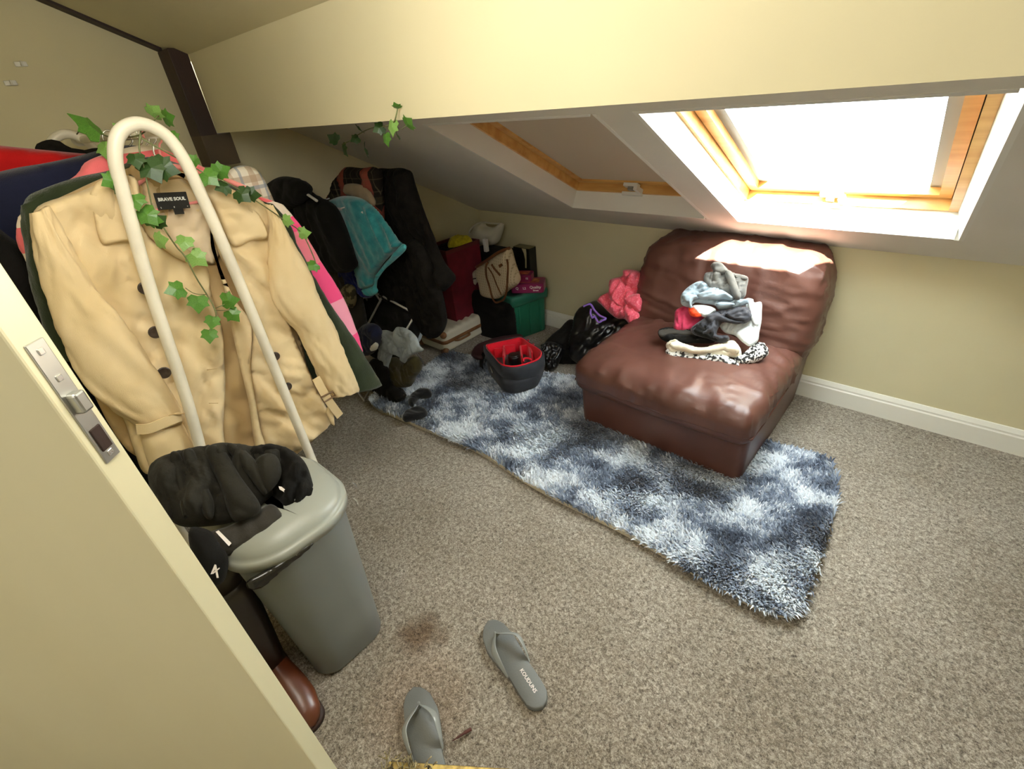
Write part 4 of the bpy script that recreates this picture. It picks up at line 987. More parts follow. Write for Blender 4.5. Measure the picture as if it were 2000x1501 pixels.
rod(np.array([-2.36, 1.06, 1.0]), np.array([-1.86, 1.10, .985]), nm='top_rail')
rod(np.array([-2.36, 1.30, 1.02]), np.array([-1.86, 1.30, 1.0]), nm='top_rail')
for t in (.2, .4, .6, .8): rod(np.array([-2.34 + .46 * t, 1.06, 1.0]), np.array([-2.34 + .46 * t, 1.30, 1.015]), .003, 'wire')
obj('corner_clip', join(ball(eA, (.012, .012, .012)), box(eA[0] - .02, eA[0] + .016, eA[1] - .010, eA[1] + .012, eA[2] - .004, eA[2] + .014, .003)), mat('pale_blue_plastic', srgb(186, 200, 206), .4), ai, label='pale plastic corner clip')
def cloth_thing(name, label, cat, poly, pl, th, m, rel, loc=None, group=None, **kw):
    VF = inflate(poly, pl, th, relief=rel, **kw)
    o = obj(name, VF, m); tag(o, label, cat, group); return o
fd = lambda a, f, h, s, w=.5, c=.003: wrinkle(a, f * 1.7, h * 1.5, s, .5)
M_TEAL = cloth('teal_towelling', srgb(56, 150, 156), srgb(38, 124, 132), .95, .5, 1.0, 260, 30)
M_TEALH = cloth('teal_towel_hem', srgb(78, 170, 176), srgb(70, 160, 168), .85, .2, .4, 300, 30)
tl = thing('teal_towel', 'teal bath towel draped over the airer, one corner hanging down', 'towel', at(735, 560, y=1.12))
obj('pile', inflate([(636, 397), (650, 388), (676, 382), (708, 388), (735, 410), (758, 440), (777, 468), (786, 478), (762, 500), (745, 520), (734, 542), (731, 556), (712, 562), (700, 535), (684, 480), (668, 430), (654, 406)], ('y', 1.12), .010, .009, relief=lambda uv: folds(uv, -66, 15, .030, 3, .25, 1.2) + .003 * ridge(np.c_[uv, uv[:, 0] * 0], 60, 2)), M_TEAL, tl)
obj('hem', inflate([(786, 476), (793, 487), (772, 508), (752, 526), (738, 546), (735, 560), (737, 572), (720, 578), (710, 562), (728, 558), (734, 540), (748, 518), (766, 498)], ('y', 1.115), .009, .008, relief=fd(-66, 15, .014, 3)), M_TEALH, tl, label='flat woven hem')
cloth_thing('black_hoodie', 'black hoodie hanging over the airer top rail left of the teal towel', 'hoodie', [(526, 372), (548, 352), (572, 349), (600, 374), (634, 392), (650, 410), (668, 450), (684, 500), (690, 528), (660, 532), (628, 522), (604, 498), (582, 462), (556, 424), (534, 396)], ('y', 1.04), .045, M_BLACK, fd(100, 12, .018, 61), res=.014)
cloth_thing('black_hood', 'rounded black hood sticking up behind the pink striped sleeve', 'hood', [(508, 392), (520, 362), (544, 346), (572, 346), (594, 358), (602, 378), (590, 398), (560, 410), (530, 408)], ('y', .985), .040, M_BLACK, fd(30, 14, .010, 62), res=.012)
cloth_thing('dark_grey_jumper', 'dark grey jumper hanging from the airer below the black hoodie', 'jumper', [(630, 505), (662, 520), (690, 540), (705, 600), (712, 650), (700, 665), (684, 640), (664, 590), (640, 545)], ('y', 1.16), .04, M_CHAR, fd(80, 12, .016, 63), res=.014)
M_TARTAN = grid_mat('dark_red_tartan', srgb(34, 28, 24), [(0, .20, .32, .45, srgb(150, 78, 64), .85), (2, .16, .20, .2, srgb(70, 66, 48), .5), (0, .05, .08, .1, srgb(120, 112, 86), .35), (2, .05, .08, .4, srgb(110, 100, 78), .3)])
cloth_thing('tartan_shirt', 'dark tartan shirt with red blocks bunched at the top back of the airer', 'shirt', [(640, 392), (652, 362), (668, 332), (680, 326), (706, 328), (738, 330), (744, 380), (742, 450), (700, 440), (662, 414)], ('y', 1.20), .030, M_TARTAN, fd(75, 14, .018, 64), res=.012)
cloth_thing('beige_cloth', 'beige cloth peeking between the tartan shirt and the teal towel', 'cloth', [(672, 362), (690, 358), (712, 364), (728, 384), (732, 402), (718, 396), (690, 384), (676, 380)], ('y', 1.165), .012, cloth('beige_cotton', srgb(150, 132, 106)), fd(20, 16, .006, 65), res=.010)
tb = thing('teddy_coat', 'black teddy fleece coat hanging on the right end of the airer', 'coat', at(830, 640, y=1.28))
obj('body', inflate([(732, 336), (762, 329), (794, 331), (806, 362), (822, 410), (842, 462), (862, 510), (886, 544), (872, 566), (856, 572), (838, 588), (800, 588), (770, 592), (748, 560), (742, 480), (736, 400)], ('y', 1.255), .032, .010, relief=fd(98, 11, .032, 66, .4, .006)), M_BLACKF, tb)
obj('sleeve', inflate([(800, 470), (824, 480), (846, 530), (862, 580), (870, 632), (858, 656), (842, 658), (828, 630), (816, 580), (804, 530)], ('y', 1.215), .026, .010, relief=fd(98, 12, .018, 67, .4, .006)), M_BLACKF, tb)
obj('sleeve', inflate([(786, 560), (812, 560), (826, 600), (838, 640), (834, 656), (818, 640), (806, 612), (794, 590)], ('y', 1.225), .022, .010, relief=fd(98, 10, .012, 68, .4, .006)), M_BLACKF, tb)
cloth_thing('blue_shorts', 'royal blue shorts hanging behind the tip of the teal towel', 'shorts', [(664, 526), (682, 520), (700, 540), (716, 560), (730, 576), (718, 582), (702, 574), (684, 560), (668, 546)], ('y', 1.135), .016, cloth('royal_blue_nylon', srgb(28, 44, 128), srgb(20, 32, 100), .5), fd(-60, 22, .012, 71), res=.008)
cloth_thing('camouflage_cloth', 'crumpled olive and beige cloth beside the pink sleeve', 'cloth', [(664, 566), (678, 554), (690, 562), (694, 584), (690, 600), (676, 598), (668, 586)], ('y', 1.10), .018, mat('camouflage_cotton', srgb(120, 112, 84), .9, srgb(64, 60, 42), 26, 2, contrast=(.48, .52)), fd(60, 22, .010, 72), res=.008)
cloth_thing('navy_shirt', 'navy shirt slung over the lower airer wire left of the grey t-shirt', 'shirt', [(700, 646), (714, 632), (730, 634), (742, 652), (740, 676), (728, 690), (712, 694), (700, 680)], ('y', 1.06), .028, M_NAVY, fd(70, 20, .014, 73), res=.008)
cloth_thing('white_cloth', 'small white cloth under the navy shirt', 'cloth', [(715, 680), (730, 668), (738, 672), (736, 682), (722, 686)], ('y', 1.04), .008, cloth('white_cotton', srgb(226, 226, 220)), None, res=.008)
cloth_thing('grey_t_shirt', 'pale grey t-shirt draped over the lower airer bar', 't-shirt', [(736, 652), (750, 644), (766, 648), (776, 638), (796, 644), (812, 660), (818, 676), (827, 684), (808, 692), (796, 700), (790, 709), (778, 694), (768, 690), (761, 706), (756, 724), (744, 728), (738, 722), (742, 694), (740, 672)], ('y', 1.10), .014, cloth('pale_grey_jersey', srgb(156, 164, 164), srgb(142, 150, 152), .85, .15, .3, 500, 12), fd(76, 22, .020, 74, .3), res=.006)
cloth_thing('olive_trousers', 'olive trousers trailing from the airer onto the rug', 'trousers', [(762, 698), (786, 706), (808, 696), (820, 722), (808, 742), (802, 754), (782, 756), (762, 752), (752, 730)], ('y', 1.14), .034, cloth('olive_cotton', srgb(74, 66, 34), srgb(54, 48, 24), .9), fd(86, 16, .018, 75), res=.010)
cloth_thing('black_trousers', 'black trousers heaped on the carpet under the grey t-shirt', 'trousers', [(728, 700), (752, 720), (760, 750), (776, 762), (790, 778), (770, 790), (745, 772), (728, 752), (716, 730)], ('y', 1.07), .03, M_BLACK, fd(80, 14, .014, 76), res=.010)
cloth_thing('black_holdall', 'black holdall standing under the airer', 'bag', [(690, 606), (716, 580), (750, 572), (790, 584), (816, 618), (812, 660), (790, 700), (750, 700), (716, 680), (696, 650)], ('y', 1.30), .06, M_BLACK, fd(20, 9, .014, 77), res=.016)
cloth_thing('pale_blue_bag', 'pale blue carrier bag behind the grey t-shirt', 'bag', [(786, 616), (800, 604), (818, 602), (824, 630), (822, 660), (812, 672), (800, 650), (790, 634)], ('y', 1.37), .020, mat('pale_blue_plastic_film', srgb(206, 220, 226), .35), fd(80, 24, .010, 78), res=.008)
M_SOCK = cloth('black_sock_knit', srgb(24, 24, 26), srgb(16, 16, 18), .95, .3, .6, 400)
for lab_, poly in (('black sock bent in an L on the rug, closest to the olive trousers', [(797, 788), (801, 776), (812, 766), (826, 761), (841, 763), (843, 771), (832, 775), (819, 777), (811, 786), (806, 792)]),
                   ('black balled sock on the rug left of the bent sock', [(762, 770), (776, 761), (790, 763), (793, 773), (784, 779), (770, 777)]),
                   ('black sock at the front edge of the rug, nearest the camera', [(786, 815), (796, 803), (814, 798), (832, 800), (834, 810), (820, 816), (804, 818), (790, 821)])):
    W = [at(a, b, z=.048) for a, b in poly]
    tag(obj('sock', inflate_w(W, (0, 0, 1), .022, .006, relief=fd(20, 30, .006, 81)), M_SOCK), lab_, 'sock', 'black socks on the rug')

# ------------------------------------------------------------------ things in the far corner
M_CASE = mat('white_ribbed_shell', srgb(232, 226, 208), .35, srgb(226, 219, 200), 4)
M_TAN = mat('tan_leather_trim', srgb(150, 104, 66), .45, srgb(124, 82, 50), 20, 3)
sc = thing('suitcase', 'white ribbed suitcase with tan leather trims lying flat under the teddy coat', 'suitcase', (-2.26, 1.78, 0))
cx_, cy_, hx, hy = -2.262, 1.785, .128, .186
V, Fc = rounded_box((hx, hy, .072), .030, 30)
rib = np.where(V[:, 2] > .02, .006 * np.cos(V[:, 1] / .030 * math.pi) * np.clip((hx - np.abs(V[:, 0])) * 30, 0, 1), 0)
V[:, 2] += rib; V += (cx_, cy_, .074)
obj('shell', (V, Fc), M_CASE, sc)
rr = [rrect(cx_, cy_, hx + g, hy + g, .032, z, 6) for g, z in ((.0, .064), (.004, .065), (.004, .086), (.0, .087))]
obj('belt_trim', loft(rr), M_TAN, sc)
for sx, sy in ((1, 1), (1, -1), (-1, 1), (-1, -1)):
    for z in (.018, .126):
        obj('corner_guard', join(ball((cx_ + sx * (hx - .010), cy_ + sy * (hy - .010), z), (.022, .022, .022), 12, 8)), M_TAN, sc)
obj('carry_handle', tube(spline(np.array([(cx_ + hx + .002, cy_ - .10, .066), (cx_ + hx + .026, cy_ - .085, .068), (cx_ + hx + .030, cy_ - .04, .068), (cx_ + hx + .026, cy_ + .005, .068), (cx_ + hx + .002, cy_ + .02, .066)]), 6), .007, 8), M_TAN, sc)
for sy in (-1, 1): obj('wheel', join(ball((cx_ + hx - .02, cy_ + sy * (hy + .010), .018), (.016, .010, .016), 12, 8)), mat('brown_wheel', srgb(92, 58, 36), .5), sc)
M_CRIM = mat('crimson_fabric_box', srgb(122, 26, 44), .8, srgb(100, 18, 34), 10, 3, .3, 300)
M_CRIMD = mat('maroon_rim', srgb(96, 30, 30), .7)
rb = thing('storage_box', 'crimson open-topped fabric storage box against the gable in the corner', 'box', (-2.29, 1.92, 0))
X0, X1, Y0, Y1, ZT = -2.405, -2.19, 1.77, 2.05, .595
for nm, b in (('side_panel', (X1 - .008, X1, Y0, Y1, .0, ZT)), ('side_panel', (X0, X0 + .008, Y0, Y1, .0, ZT + .0)), ('side_panel', (X0 + .008, X1 - .008, Y0, Y0 + .008, 0, ZT)), ('side_panel', (X0 + .008, X1 - .008, Y1 - .008, Y1, 0, ZT)), ('bottom_panel', (X0 + .008, X1 - .008, Y0 + .008, Y1 - .008, 0, .01))):
    obj(nm, box(*b, .002), M_CRIM, rb, False)
obj('rim', loft([rrect((X0 + X1) / 2, (Y0 + Y1) / 2, (X1 - X0) / 2 + g, (Y1 - Y0) / 2 + g, .006, z, 3) for g, z in ((.002, ZT - .02), (.003, ZT + .003), (-.008, ZT + .003), (-.010, ZT - .02))], closed=True), M_CRIMD, rb, False)
o = obj('yellow_top', inflate_w([(-2.27, 1.86, .60), (-2.22, 1.88, .615), (-2.20, 1.94, .60), (-2.20, 2.00, .59), (-2.25, 2.02, .58), (-2.30, 1.98, .60), (-2.31, 1.91, .61)], (.5, -.3, .8), .040, .007, relief=fd(40, 24, .018, 91)), cloth('yellow_net_fabric', srgb(214, 200, 44), srgb(184, 168, 26), .7, .2, .8, 120, 40))
tag(o, 'crumpled yellow top sticking out of the crimson storage box', 'top')
o = obj('dark_cloth', inflate_w([(-2.38, 1.80, .55), (-2.22, 1.79, .56), (-2.21, 1.90, .57), (-2.24, 2.0, .56), (-2.38, 2.0, .56)], (0, 0, 1), .03, .012, relief=fd(70, 14, .014, 92)), M_BLACK)
tag(o, 'dark clothing inside the crimson storage box below the yellow top', 'clothing')
o = obj('white_card', box(-2.17, -2.145, 2.06, 2.085, .52, .60, .002), M_PLASTIC_W); tag(o, 'small white carton between the crimson box and the white handbag', 'carton')
M_HB = mat('cream_handbag_leather', srgb(224, 220, 200), .45, srgb(214, 209, 188), 6, 2, .1, 250)
hb = thing('shoulder_bag', 'cream crescent shoulder bag sitting on the black box in the far corner', 'handbag', at(948, 476, y=2.19))
obj('body', inflate([(918, 462), (924, 450), (932, 438), (943, 434), (946, 440), (954, 443), (966, 443), (976, 436), (981, 438), (981, 448), (975, 468), (969, 476), (956, 479), (934, 475), (922, 469)], ('y', 2.19), .045, .007, edge=.05), M_HB, hb)
obj('handle', tube(spline(np.array([at(922, 462, y=2.17), at(917, 452, y=2.17), at(930, 438, y=2.18), at(944, 434, y=2.19), at(960, 436, y=2.2), at(980, 437, y=2.19)]), 6), .006, 8), M_HB, hb)
bb = thing('black_case', 'black fabric case standing under the cream shoulder bag', 'case', (-2.2, 2.15, 0))
obj('body', box(-2.36, -2.03, 2.09, 2.275, .0, .50, .02, 3), M_BLACK, bb)
obj('zip', tube([(-2.03, 2.10, .40), (-2.028, 2.18, .41), (-2.03, 2.26, .40)], .003, 6), M_CHAR, bb)
M_TOTE = grid_mat('cream_monogram_canvas', srgb(206, 190, 158), [(0, .016, .35, .0, srgb(150, 132, 100), .6), (2, .016, .40, .0, srgb(206, 190, 158), .8)], .6)
M_TRIM = mat('brown_tote_leather', srgb(122, 76, 38), .45, srgb(98, 58, 28), 20)
tt = thing('tote_bag', 'cream patterned tote bag with brown handles leaning on the green crate', 'handbag', at(970, 580, y=1.93))
obj('body', inflate([(932, 524), (960, 505), (990, 486), (996, 486), (1004, 515), (1014, 550), (996, 566), (982, 578), (970, 583), (945, 576), (938, 552)], ('y', 1.955), .045, .008, edge=.05), M_TOTE, tt)
obj('top_trim', tube(spline(np.array([at(930, 522, y=1.94), at(955, 505, y=1.92), at(975, 492, y=1.93), at(996, 484, y=1.95)]), 6), .009, 8), M_TRIM, tt)
def ribbon(pts, y, hw, m, par, nm='handle', nrm=(0, -1, 0), t=.002):
    P = spline(np.array([at(a, b, y=y - c) for a, b, c in pts]), 7); T_ = np.gradient(P, axis=0); B = np.cross(T_, nrm); B /= np.linalg.norm(B, axis=1)[:, None]; n_ = np.array(nrm) * t
    return obj(nm, loft([np.array([p + b * hw + n_, p - b * hw + n_, p - b * hw - n_, p + b * hw - n_]) for p, b in zip(P, B)]), m, par, False)
ribbon([(953, 512, .046), (949, 520, .05), (950, 540, .052), (956, 560, .05), (961, 580, .046), (968, 590, .046), (978, 588, .046)], 1.955, .006, M_TRIM, tt)
ribbon([(990, 506, .048), (992, 520, .05), (991, 545, .05), (989, 570, .048), (984, 584, .046), (978, 588, .046)], 1.955, .006, M_TRIM, tt)
ribbon([(953, 522, .05), (962, 536, .052), (970, 556, .05), (979, 576, .048)], 1.955, .003, M_TRIM, tt, 'strap')
ribbon([(960, 516, .05), (965, 524, .052), (972, 532, .052), (977, 538, .05)], 1.955, .006, M_TRIM, tt, 'strap')
decal([(973, 518), (979, 514), (982, 518), (976, 523)], (0, 1.955, 0), (0, -1, 0), .050, M_TRIM, tt, 'badge')
pc = thing('cream_pouch', 'cream pouch with dark band left of the tote bag', 'pouch', at(915, 570, y=1.97))
obj('body', inflate([(921, 534), (932, 526), (934, 545), (926, 560), (914, 572), (904, 566), (906, 558), (914, 548)], ('y', 1.97), .015, .007), mat('cream_pouch_vinyl', srgb(214, 202, 180), .5), pc)
ribbon([(914, 547, .016), (926, 544, .017), (935, 543, .016)], 1.97, .003, M_DARKWOOD, pc, 'band')
# green crate
M_CRATE = mat('green_crate_plastic', srgb(44, 124, 98), .4, srgb(38, 112, 88), 3)
cr8 = thing('green_crate', 'green plastic storage crate with overhanging lid against the knee wall', 'crate', (-2.0, 2.13, 0))
CF = np.array([-1.880, 1.968, 0]); c1_ = np.array([.26, .966, 0]); c2_ = np.array([.966, -.26, 0]); CC = CF + c1_ * .129 - c2_ * .105
def crx(VF): return xf(VF, CC, c2_, c1_, (0, 0, 1))
obj('body', crx(loft([rrect(0, 0, .100 + g, .125 + g, .02, z, 5) for g, z in ((-.006, .001), (0, .006), (.005, .245), (.005, .25))])), M_CRATE, cr8)
obj('lid', crx(loft([rrect(0, 0, .122 + g, .136 + g, .02, z, 5) for g, z in ((0, .238), (.003, .240), (.005, .286), (.0, .298), (-.02, .302), (-.024, .296))])), mat('green_lid_plastic', srgb(52, 122, 100), .35, srgb(40, 104, 92), 5), cr8)
for y_ in (-.08, .0, .08): obj('rib', crx(box(.101, .109, y_ - .006, y_ + .006, .01, .22, .002)), M_CRATE, cr8)
cloth_thing('black_duffel', 'black duffel bag slumped against the green crate', 'bag', [(880, 590), (905, 572), (935, 566), (960, 584), (985, 590), (1000, 600), (1006, 640), (1002, 664), (960, 664), (930, 640), (900, 620)], ('y', 1.955), .035, M_BLACK, fd(20, 8, .010, 95), res=.014)
# black carton with a silver figure
M_BCART = mat('black_printed_card', srgb(24, 26, 22), .4)
bc = thing('black_carton', 'black carton with a pale printed figure standing behind the purple boxes', 'carton', (-1.99, 2.22, .30))
obj('body', box(-2.06, -1.925, 2.215, 2.282, .300, .525, .002), M_BCART, bc, False)
obj('top_panel', box(-2.059, -1.926, 2.216, 2.281, .525, .5265), mat('grey_card_top', srgb(120, 118, 84), .6), bc, False)
fg = [(-1.985, .523), (-1.950, .523), (-1.948, .500), (-1.951, .455), (-1.956, .40), (-1.966, .40), (-1.962, .455), (-1.970, .495)]
V = np.array([(a, 2.2138, b) for a, b in fg]); V2 = V + (0, .001, 0)
obj('printed_figure', (np.vstack([V, V2]), [(0, 1, 2, 7), (7, 2, 3, 6), (6, 3, 4, 5), (9, 8, 15, 10), (10, 15, 14, 11), (11, 14, 13, 12)] + [(i, i + 8, (i + 1) % 8 + 8, (i + 1) % 8) for i in range(8)]), mat('pale_print', srgb(196, 190, 150), .5), bc, False)
M_PURP = mat('purple_printed_card', srgb(122, 30, 86), .35, srgb(150, 40, 92), 10, 2)
def pbox(label, x, y, z, hx, hy, hz, rot, words):
    r = thing('sweet_box', label, 'box', (x, y, z), 'purple sweet boxes on the green crate')
    ca, sa = math.cos(rot), math.sin(rot); ex, ey = np.array([ca, sa, 0]), np.array([-sa, ca, 0])
    V, Fc = loft([rrect(0, 0, hx + g, hy + g, .02, q, 5) for g, q in ((0, 0), (.001, .002), (.001, hz - .002), (-.001, hz))])
    obj('carton', xf((V, Fc), (x, y, z), ex, ey, (0, 0, 1)), M_PURP, r, False)
    obj('top_print', xf(box(-hx * .55, hx * .7, -hy * .5, hy * .6, hz, hz + .0012), (x, y, z), ex, ey, (0, 0, 1)), mat('red_gold_print', srgb(160, 62, 60), .4, srgb(214, 150, 90), 30, 3), r, False)
    o0 = np.array([x, y, z + hz * .55]) - ey * (hy + .0022)
    for w_, dx_, dz_, s_ in words: text(w_, s_, o0 + ex * dx_ + np.array([0, 0, dz_]), ex, (0, 0, 1), M_TAG, r, bold=.0006)
    return r
pbox('lower, larger purple box with white lettering on the green crate lid', -1.870, 2.125, .303, .102, .064, .056, .55, (('Quality', .052, .006, .024), ('Street', .054, -.014, .014), ('L2', -.016, .0, .020), ('Q', -.062, .0, .022)))
pbox('smaller purple box stacked on the lower purple box', -1.915, 2.125, .3605, .064, .048, .042, .45, (('sweets', -.020, .006, .013), ('12', .040, .0, .016)))

# ------------------------------------------------------------------ open camera rucksack
M_BAGF = cloth('charcoal_rucksack_fabric', srgb(58, 60, 66), srgb(44, 46, 52), .7, .1, .5, 500, 14)
M_REDP = cloth('red_padded_lining', srgb(228, 24, 48), srgb(210, 16, 38), .75, .3, .2, 400, 10)
cb_ = thing('camera_rucksack', 'open charcoal rucksack with red padded compartments, on the rug left of the chair', 'rucksack', (-1.55, 1.6, .03))
top = np.array([at(a, b, z=.20)[:2] for a, b in ((946, 676), (958, 671), (1000, 662), (1019, 659), (1036, 670), (1058, 684), (1060, 694), (1048, 706), (1012, 717), (990, 717), (976, 712), (960, 694))])
top = spline(top, 4, True); tc_ = top.mean(0); nt_ = len(top)
def ringz(k, z, sh=(0, 0)): return np.c_[tc_ + (top - tc_) * k + np.array(sh), np.full(nt_, z)]
obj('shell', loft([ringz(.80, .032, (-.02, .03)), ringz(.86, .036, (-.02, .03)), ringz(.95, .08, (-.012, .02)), ringz(1.03, .13, (-.004, .008)), ringz(1.05, .17), ringz(1.03, .198), ringz(1.0, .204), ringz(.965, .200), ringz(.955, .185), ringz(.89, .070)], cap=True), M_BAGF, cb_)
obj('padding', loft([ringz(.94, .186), ringz(.955, .203), ringz(.935, .207), ringz(.905, .199), ringz(.87, .095), ringz(.85, .080), ringz(.5, .079), ringz(.02, .079)], cap=False), M_REDP, cb_)
def divider(a, b, z0=.085, z1=.185, t=.005):
    p, q = at(*a, z=z1 - .03), at(*b, z=z1 - .03); d = q - p; L_ = np.linalg.norm(d[:2]); e = d / np.linalg.norm(d); e[2] = 0; e /= np.linalg.norm(e)
    obj('divider', xf(box(0, L_, -t, t, z0, z1, .003), (p[0], p[1], 0), e, np.array([-e[1], e[0], 0]), (0, 0, 1)), M_REDP, cb_, False)
for a, b in (((966, 690), (988, 688)), ((983, 684), (1007, 682)), ((985, 684), (984, 704)), ((1012, 676), (1034, 672)), ((1016, 684), (1044, 680)), ((1017, 684), (1020, 704)), ((1034, 684), (1040, 698))): divider(a, b)
obj('pouch_ring', tube(spline(np.array([at(1022, 706, z=.165), at(1024, 700, z=.172), at(1034, 700, z=.172), at(1038, 704, z=.165)]), 5), .006, 8), M_REDP, cb_)
obj('lid_flap', inflate([(920, 690), (930, 676), (948, 668), (975, 660), (1015, 655), (1020, 660), (985, 668), (956, 676), (948, 690), (942, 700), (926, 698)], ('z', .11), .016, .009), mat('maroon_flap', srgb(58, 30, 34), .6), cb_, label='maroon zip flap folded back')
ribbon([(945, 690, 0), (940, 715, 0), (955, 735, 0), (985, 745, 0)], 1.56, .012, M_BLACK, cb_, 'shoulder_strap')
obj('zip_pull', tube([at(958, 716, z=.14), at(962, 728, z=.12)], .003, 6), M_CHROME, cb_)
obj('pocket', loft([ringz(k, z, (.0, -.012)) * 1 for k, z in ((.86, .04), (.92, .06), (.94, .10), (.88, .13))]), M_BAGF, cb_)
lc = at(1004, 700, z=.165)
ln = thing('camera_lens', 'black camera lens standing in the red rucksack compartment', 'lens', lc - (0, 0, .085))
obj('barrel', loft([np.array([(lc[0] + r_ * math.cos(t), lc[1] + r_ * math.sin(t), z) for t in np.linspace(0, 2 * math.pi, 24, endpoint=False)]) for r_, z in ((.024, .080), (.030, .085), (.030, .150), (.032, .152), (.032, .180), (.030, .184))]), mat('black_lens_barrel', srgb(22, 18, 18), .4), ln)
obj('front_cap', loft([np.array([(lc[0] + r_ * math.cos(t), lc[1] + r_ * math.sin(t), z) for t in np.linspace(0, 2 * math.pi, 24, endpoint=False)]) for r_, z in ((.029, .184), (.029, .189), (.026, .191))]), mat('black_lens_cap', srgb(34, 26, 26), .35), ln)

# ------------------------------------------------------------------ rubbish bags beside the chair
M_SACK = mat('black_sack_plastic', srgb(22, 22, 23), .28, spec=.7, bump=.15, bscale=30, bdist=.004)
c_ = lambda L_: [(1050 + a / 6.824, 500 + b / 6.824) for a, b in L_]
sk = thing('rubbish_sack', 'shiny black rubbish sack with purple drawstring, left of the chair', 'sack', (-1.25, 2.0, 0))
obj('bag', inflate(c_([(490, 800), (560, 690), (650, 640), (800, 590), (980, 700), (1200, 850), (1420, 960), (1500, 1100), (1300, 1250), (1000, 1380), (760, 1440), (560, 1440), (430, 1330), (420, 1100), (470, 930)]), (np.array([-1.22, 2.03, .2]), np.array([.25, -.85, .45])), .10, .009, edge=.14, relief=wrinkle(35, 20, .040, 3, .6)), M_SACK, sk)
obj('drawstring', tube(spline(np.array([on_plane(*p, np.array([-1.22, 1.90, .22]), np.array([.25, -.85, .45])) for p in c_([(610, 670), (700, 640), (760, 720), (830, 790), (910, 830), (860, 860), (810, 880), (760, 800), (730, 820), (705, 760), (712, 700)])]), 5), .0055, 6), mat('purple_drawstring', srgb(150, 112, 214), .45), sk, label='purple plastic drawstring')
cloth_thing('black_sack', 'dull black sack slumped between the green crate and the shiny rubbish sack', 'sack', c_([(90, 1180), (180, 1060), (300, 960), (410, 850), (500, 860), (570, 980), (640, 1180), (640, 1380), (480, 1440), (260, 1440), (140, 1380)]), (np.array([-1.45, 1.98, .1]), np.array([.25, -.8, .5])), .07, M_BLACK, fd(40, 9, .02, 102), res=.012, edge=.09)
cloth_thing('plastic_bag', 'small crumpled glossy black plastic bag right of the camera rucksack', 'bag', [(1056, 674), (1074, 667), (1092, 672), (1101, 682), (1094, 704), (1086, 720), (1072, 722), (1064, 706), (1060, 690)], (np.array([-1.42, 1.83, .07]), np.array([.3, -.7, .6])), .03, M_SACK, fd(70, 30, .026, 103, .9, .01), res=.006)
cloth_thing('pink_dress', 'coral pink dotted dress bundled on top of the shiny rubbish sack', 'dress', c_([(790, 590), (860, 520), (945, 470), (950, 380), (985, 305), (1130, 265), (1145, 195), (1250, 178), (1400, 225), (1460, 330), (1430, 480), (1412, 640), (1372, 760), (1352, 885), (1235, 912), (1160, 840), (1060, 832), (950, 750), (850, 650)]), (np.array([-1.17, 2.02, .42]), np.array([.2, -.85, .5])), .05, mat('coral_dotted_cotton', srgb(228, 84, 104), .8, srgb(240, 130, 144), 130, 2, .3, 300, contrast=(.55, .62), sheen=.2), fd(60, 17, .052, 104, .9, .010), res=.008)

# ------------------------------------------------------------------ clothes pile on the chair
k5 = lambda L_: [(1250 + a / 5.773, 480 + b / 5.773) for a, b in L_]
NP = np.array([.22, -.72, .60]); NL = np.array([.18, -.45, .87])
def pile(name, label, cat, poly, p0, n, th, m, ang, f, h, seed, res=.0042, edge=None):
    th = th * .72
    VF = inflate(k5(poly), (np.array(p0), n), th, res, edge, wrinkle(ang, f * 1.9, h * .9 + .013, seed, .6), seed=seed)
    return tag(obj(name, VF, m), label, cat, 'clothes piled on the leather chair')
M_GREYS = cloth('mid_grey_sweat', srgb(124, 122, 116), srgb(108, 106, 102), .9, .2, .3, 500)
M_BGREY = cloth('blue_grey_jersey', srgb(168, 182, 190), srgb(148, 162, 172), .88, .2, .3, 500)
M_DGREY = cloth('slate_lycra', srgb(72, 72, 78), srgb(54, 54, 58), .6, .1, .3, 500)
M_WCOT = cloth('white_cotton_shirt', srgb(230, 234, 234), srgb(218, 222, 222), .85, .1, .3, 500)
M_CREAMK = cloth('cream_knit', srgb(236, 228, 206), srgb(220, 208, 180), .9, .2, .5, 260)
M_FLOR = mat('grey_white_print', srgb(232, 232, 228), .85, srgb(52, 50, 48), 60, 3, .2, 300, contrast=(.50, .56))
M_PATT = mat('black_white_scarf_print', srgb(226, 226, 222), .8, srgb(34, 32, 32), 90, 2, .2, 300, contrast=(.47, .52))
pile('printed_top', 'grey and white printed top at the very bottom of the clothes pile', 'top', [(285, 1180), (400, 1170), (560, 1210), (800, 1220), (960, 1240), (1125, 1345), (1080, 1400), (960, 1380), (860, 1345), (600, 1300), (420, 1285), (330, 1240)], (-.60, 1.74, .393), NL, .018, M_FLOR, 10, 30, .010, 3)
pile('scarf', 'black and white patterned scarf at the right foot of the clothes pile', 'scarf', [(1060, 1280), (1160, 1215), (1230, 1150), (1310, 1095), (1400, 1105), (1452, 1190), (1420, 1250), (1300, 1310), (1160, 1330)], (-.46, 1.80, .40), NL, .028, M_PATT, 30, 26, .016, 5)
pile('cream_jumper', 'cream jumper folded flat low in the clothes pile', 'jumper', [(290, 1120), (330, 1085), (400, 1075), (520, 1115), (680, 1150), (860, 1120), (1000, 1080), (1080, 1090), (1140, 1180), (1125, 1255), (1000, 1245), (800, 1225), (600, 1215), (440, 1195), (330, 1190)], (-.62, 1.76, .42), NL, .026, M_CREAMK, 4, 34, .014, 7)
pile('black_garment', 'black folded garment sticking out left above the cream jumper', 'top', [(210, 950), (380, 925), (560, 950), (720, 980), (860, 1040), (820, 1090), (640, 1090), (480, 1090), (330, 1080), (230, 1040)], (-.66, 1.80, .445), NL, .022, M_BLACK, 5, 26, .010, 9)
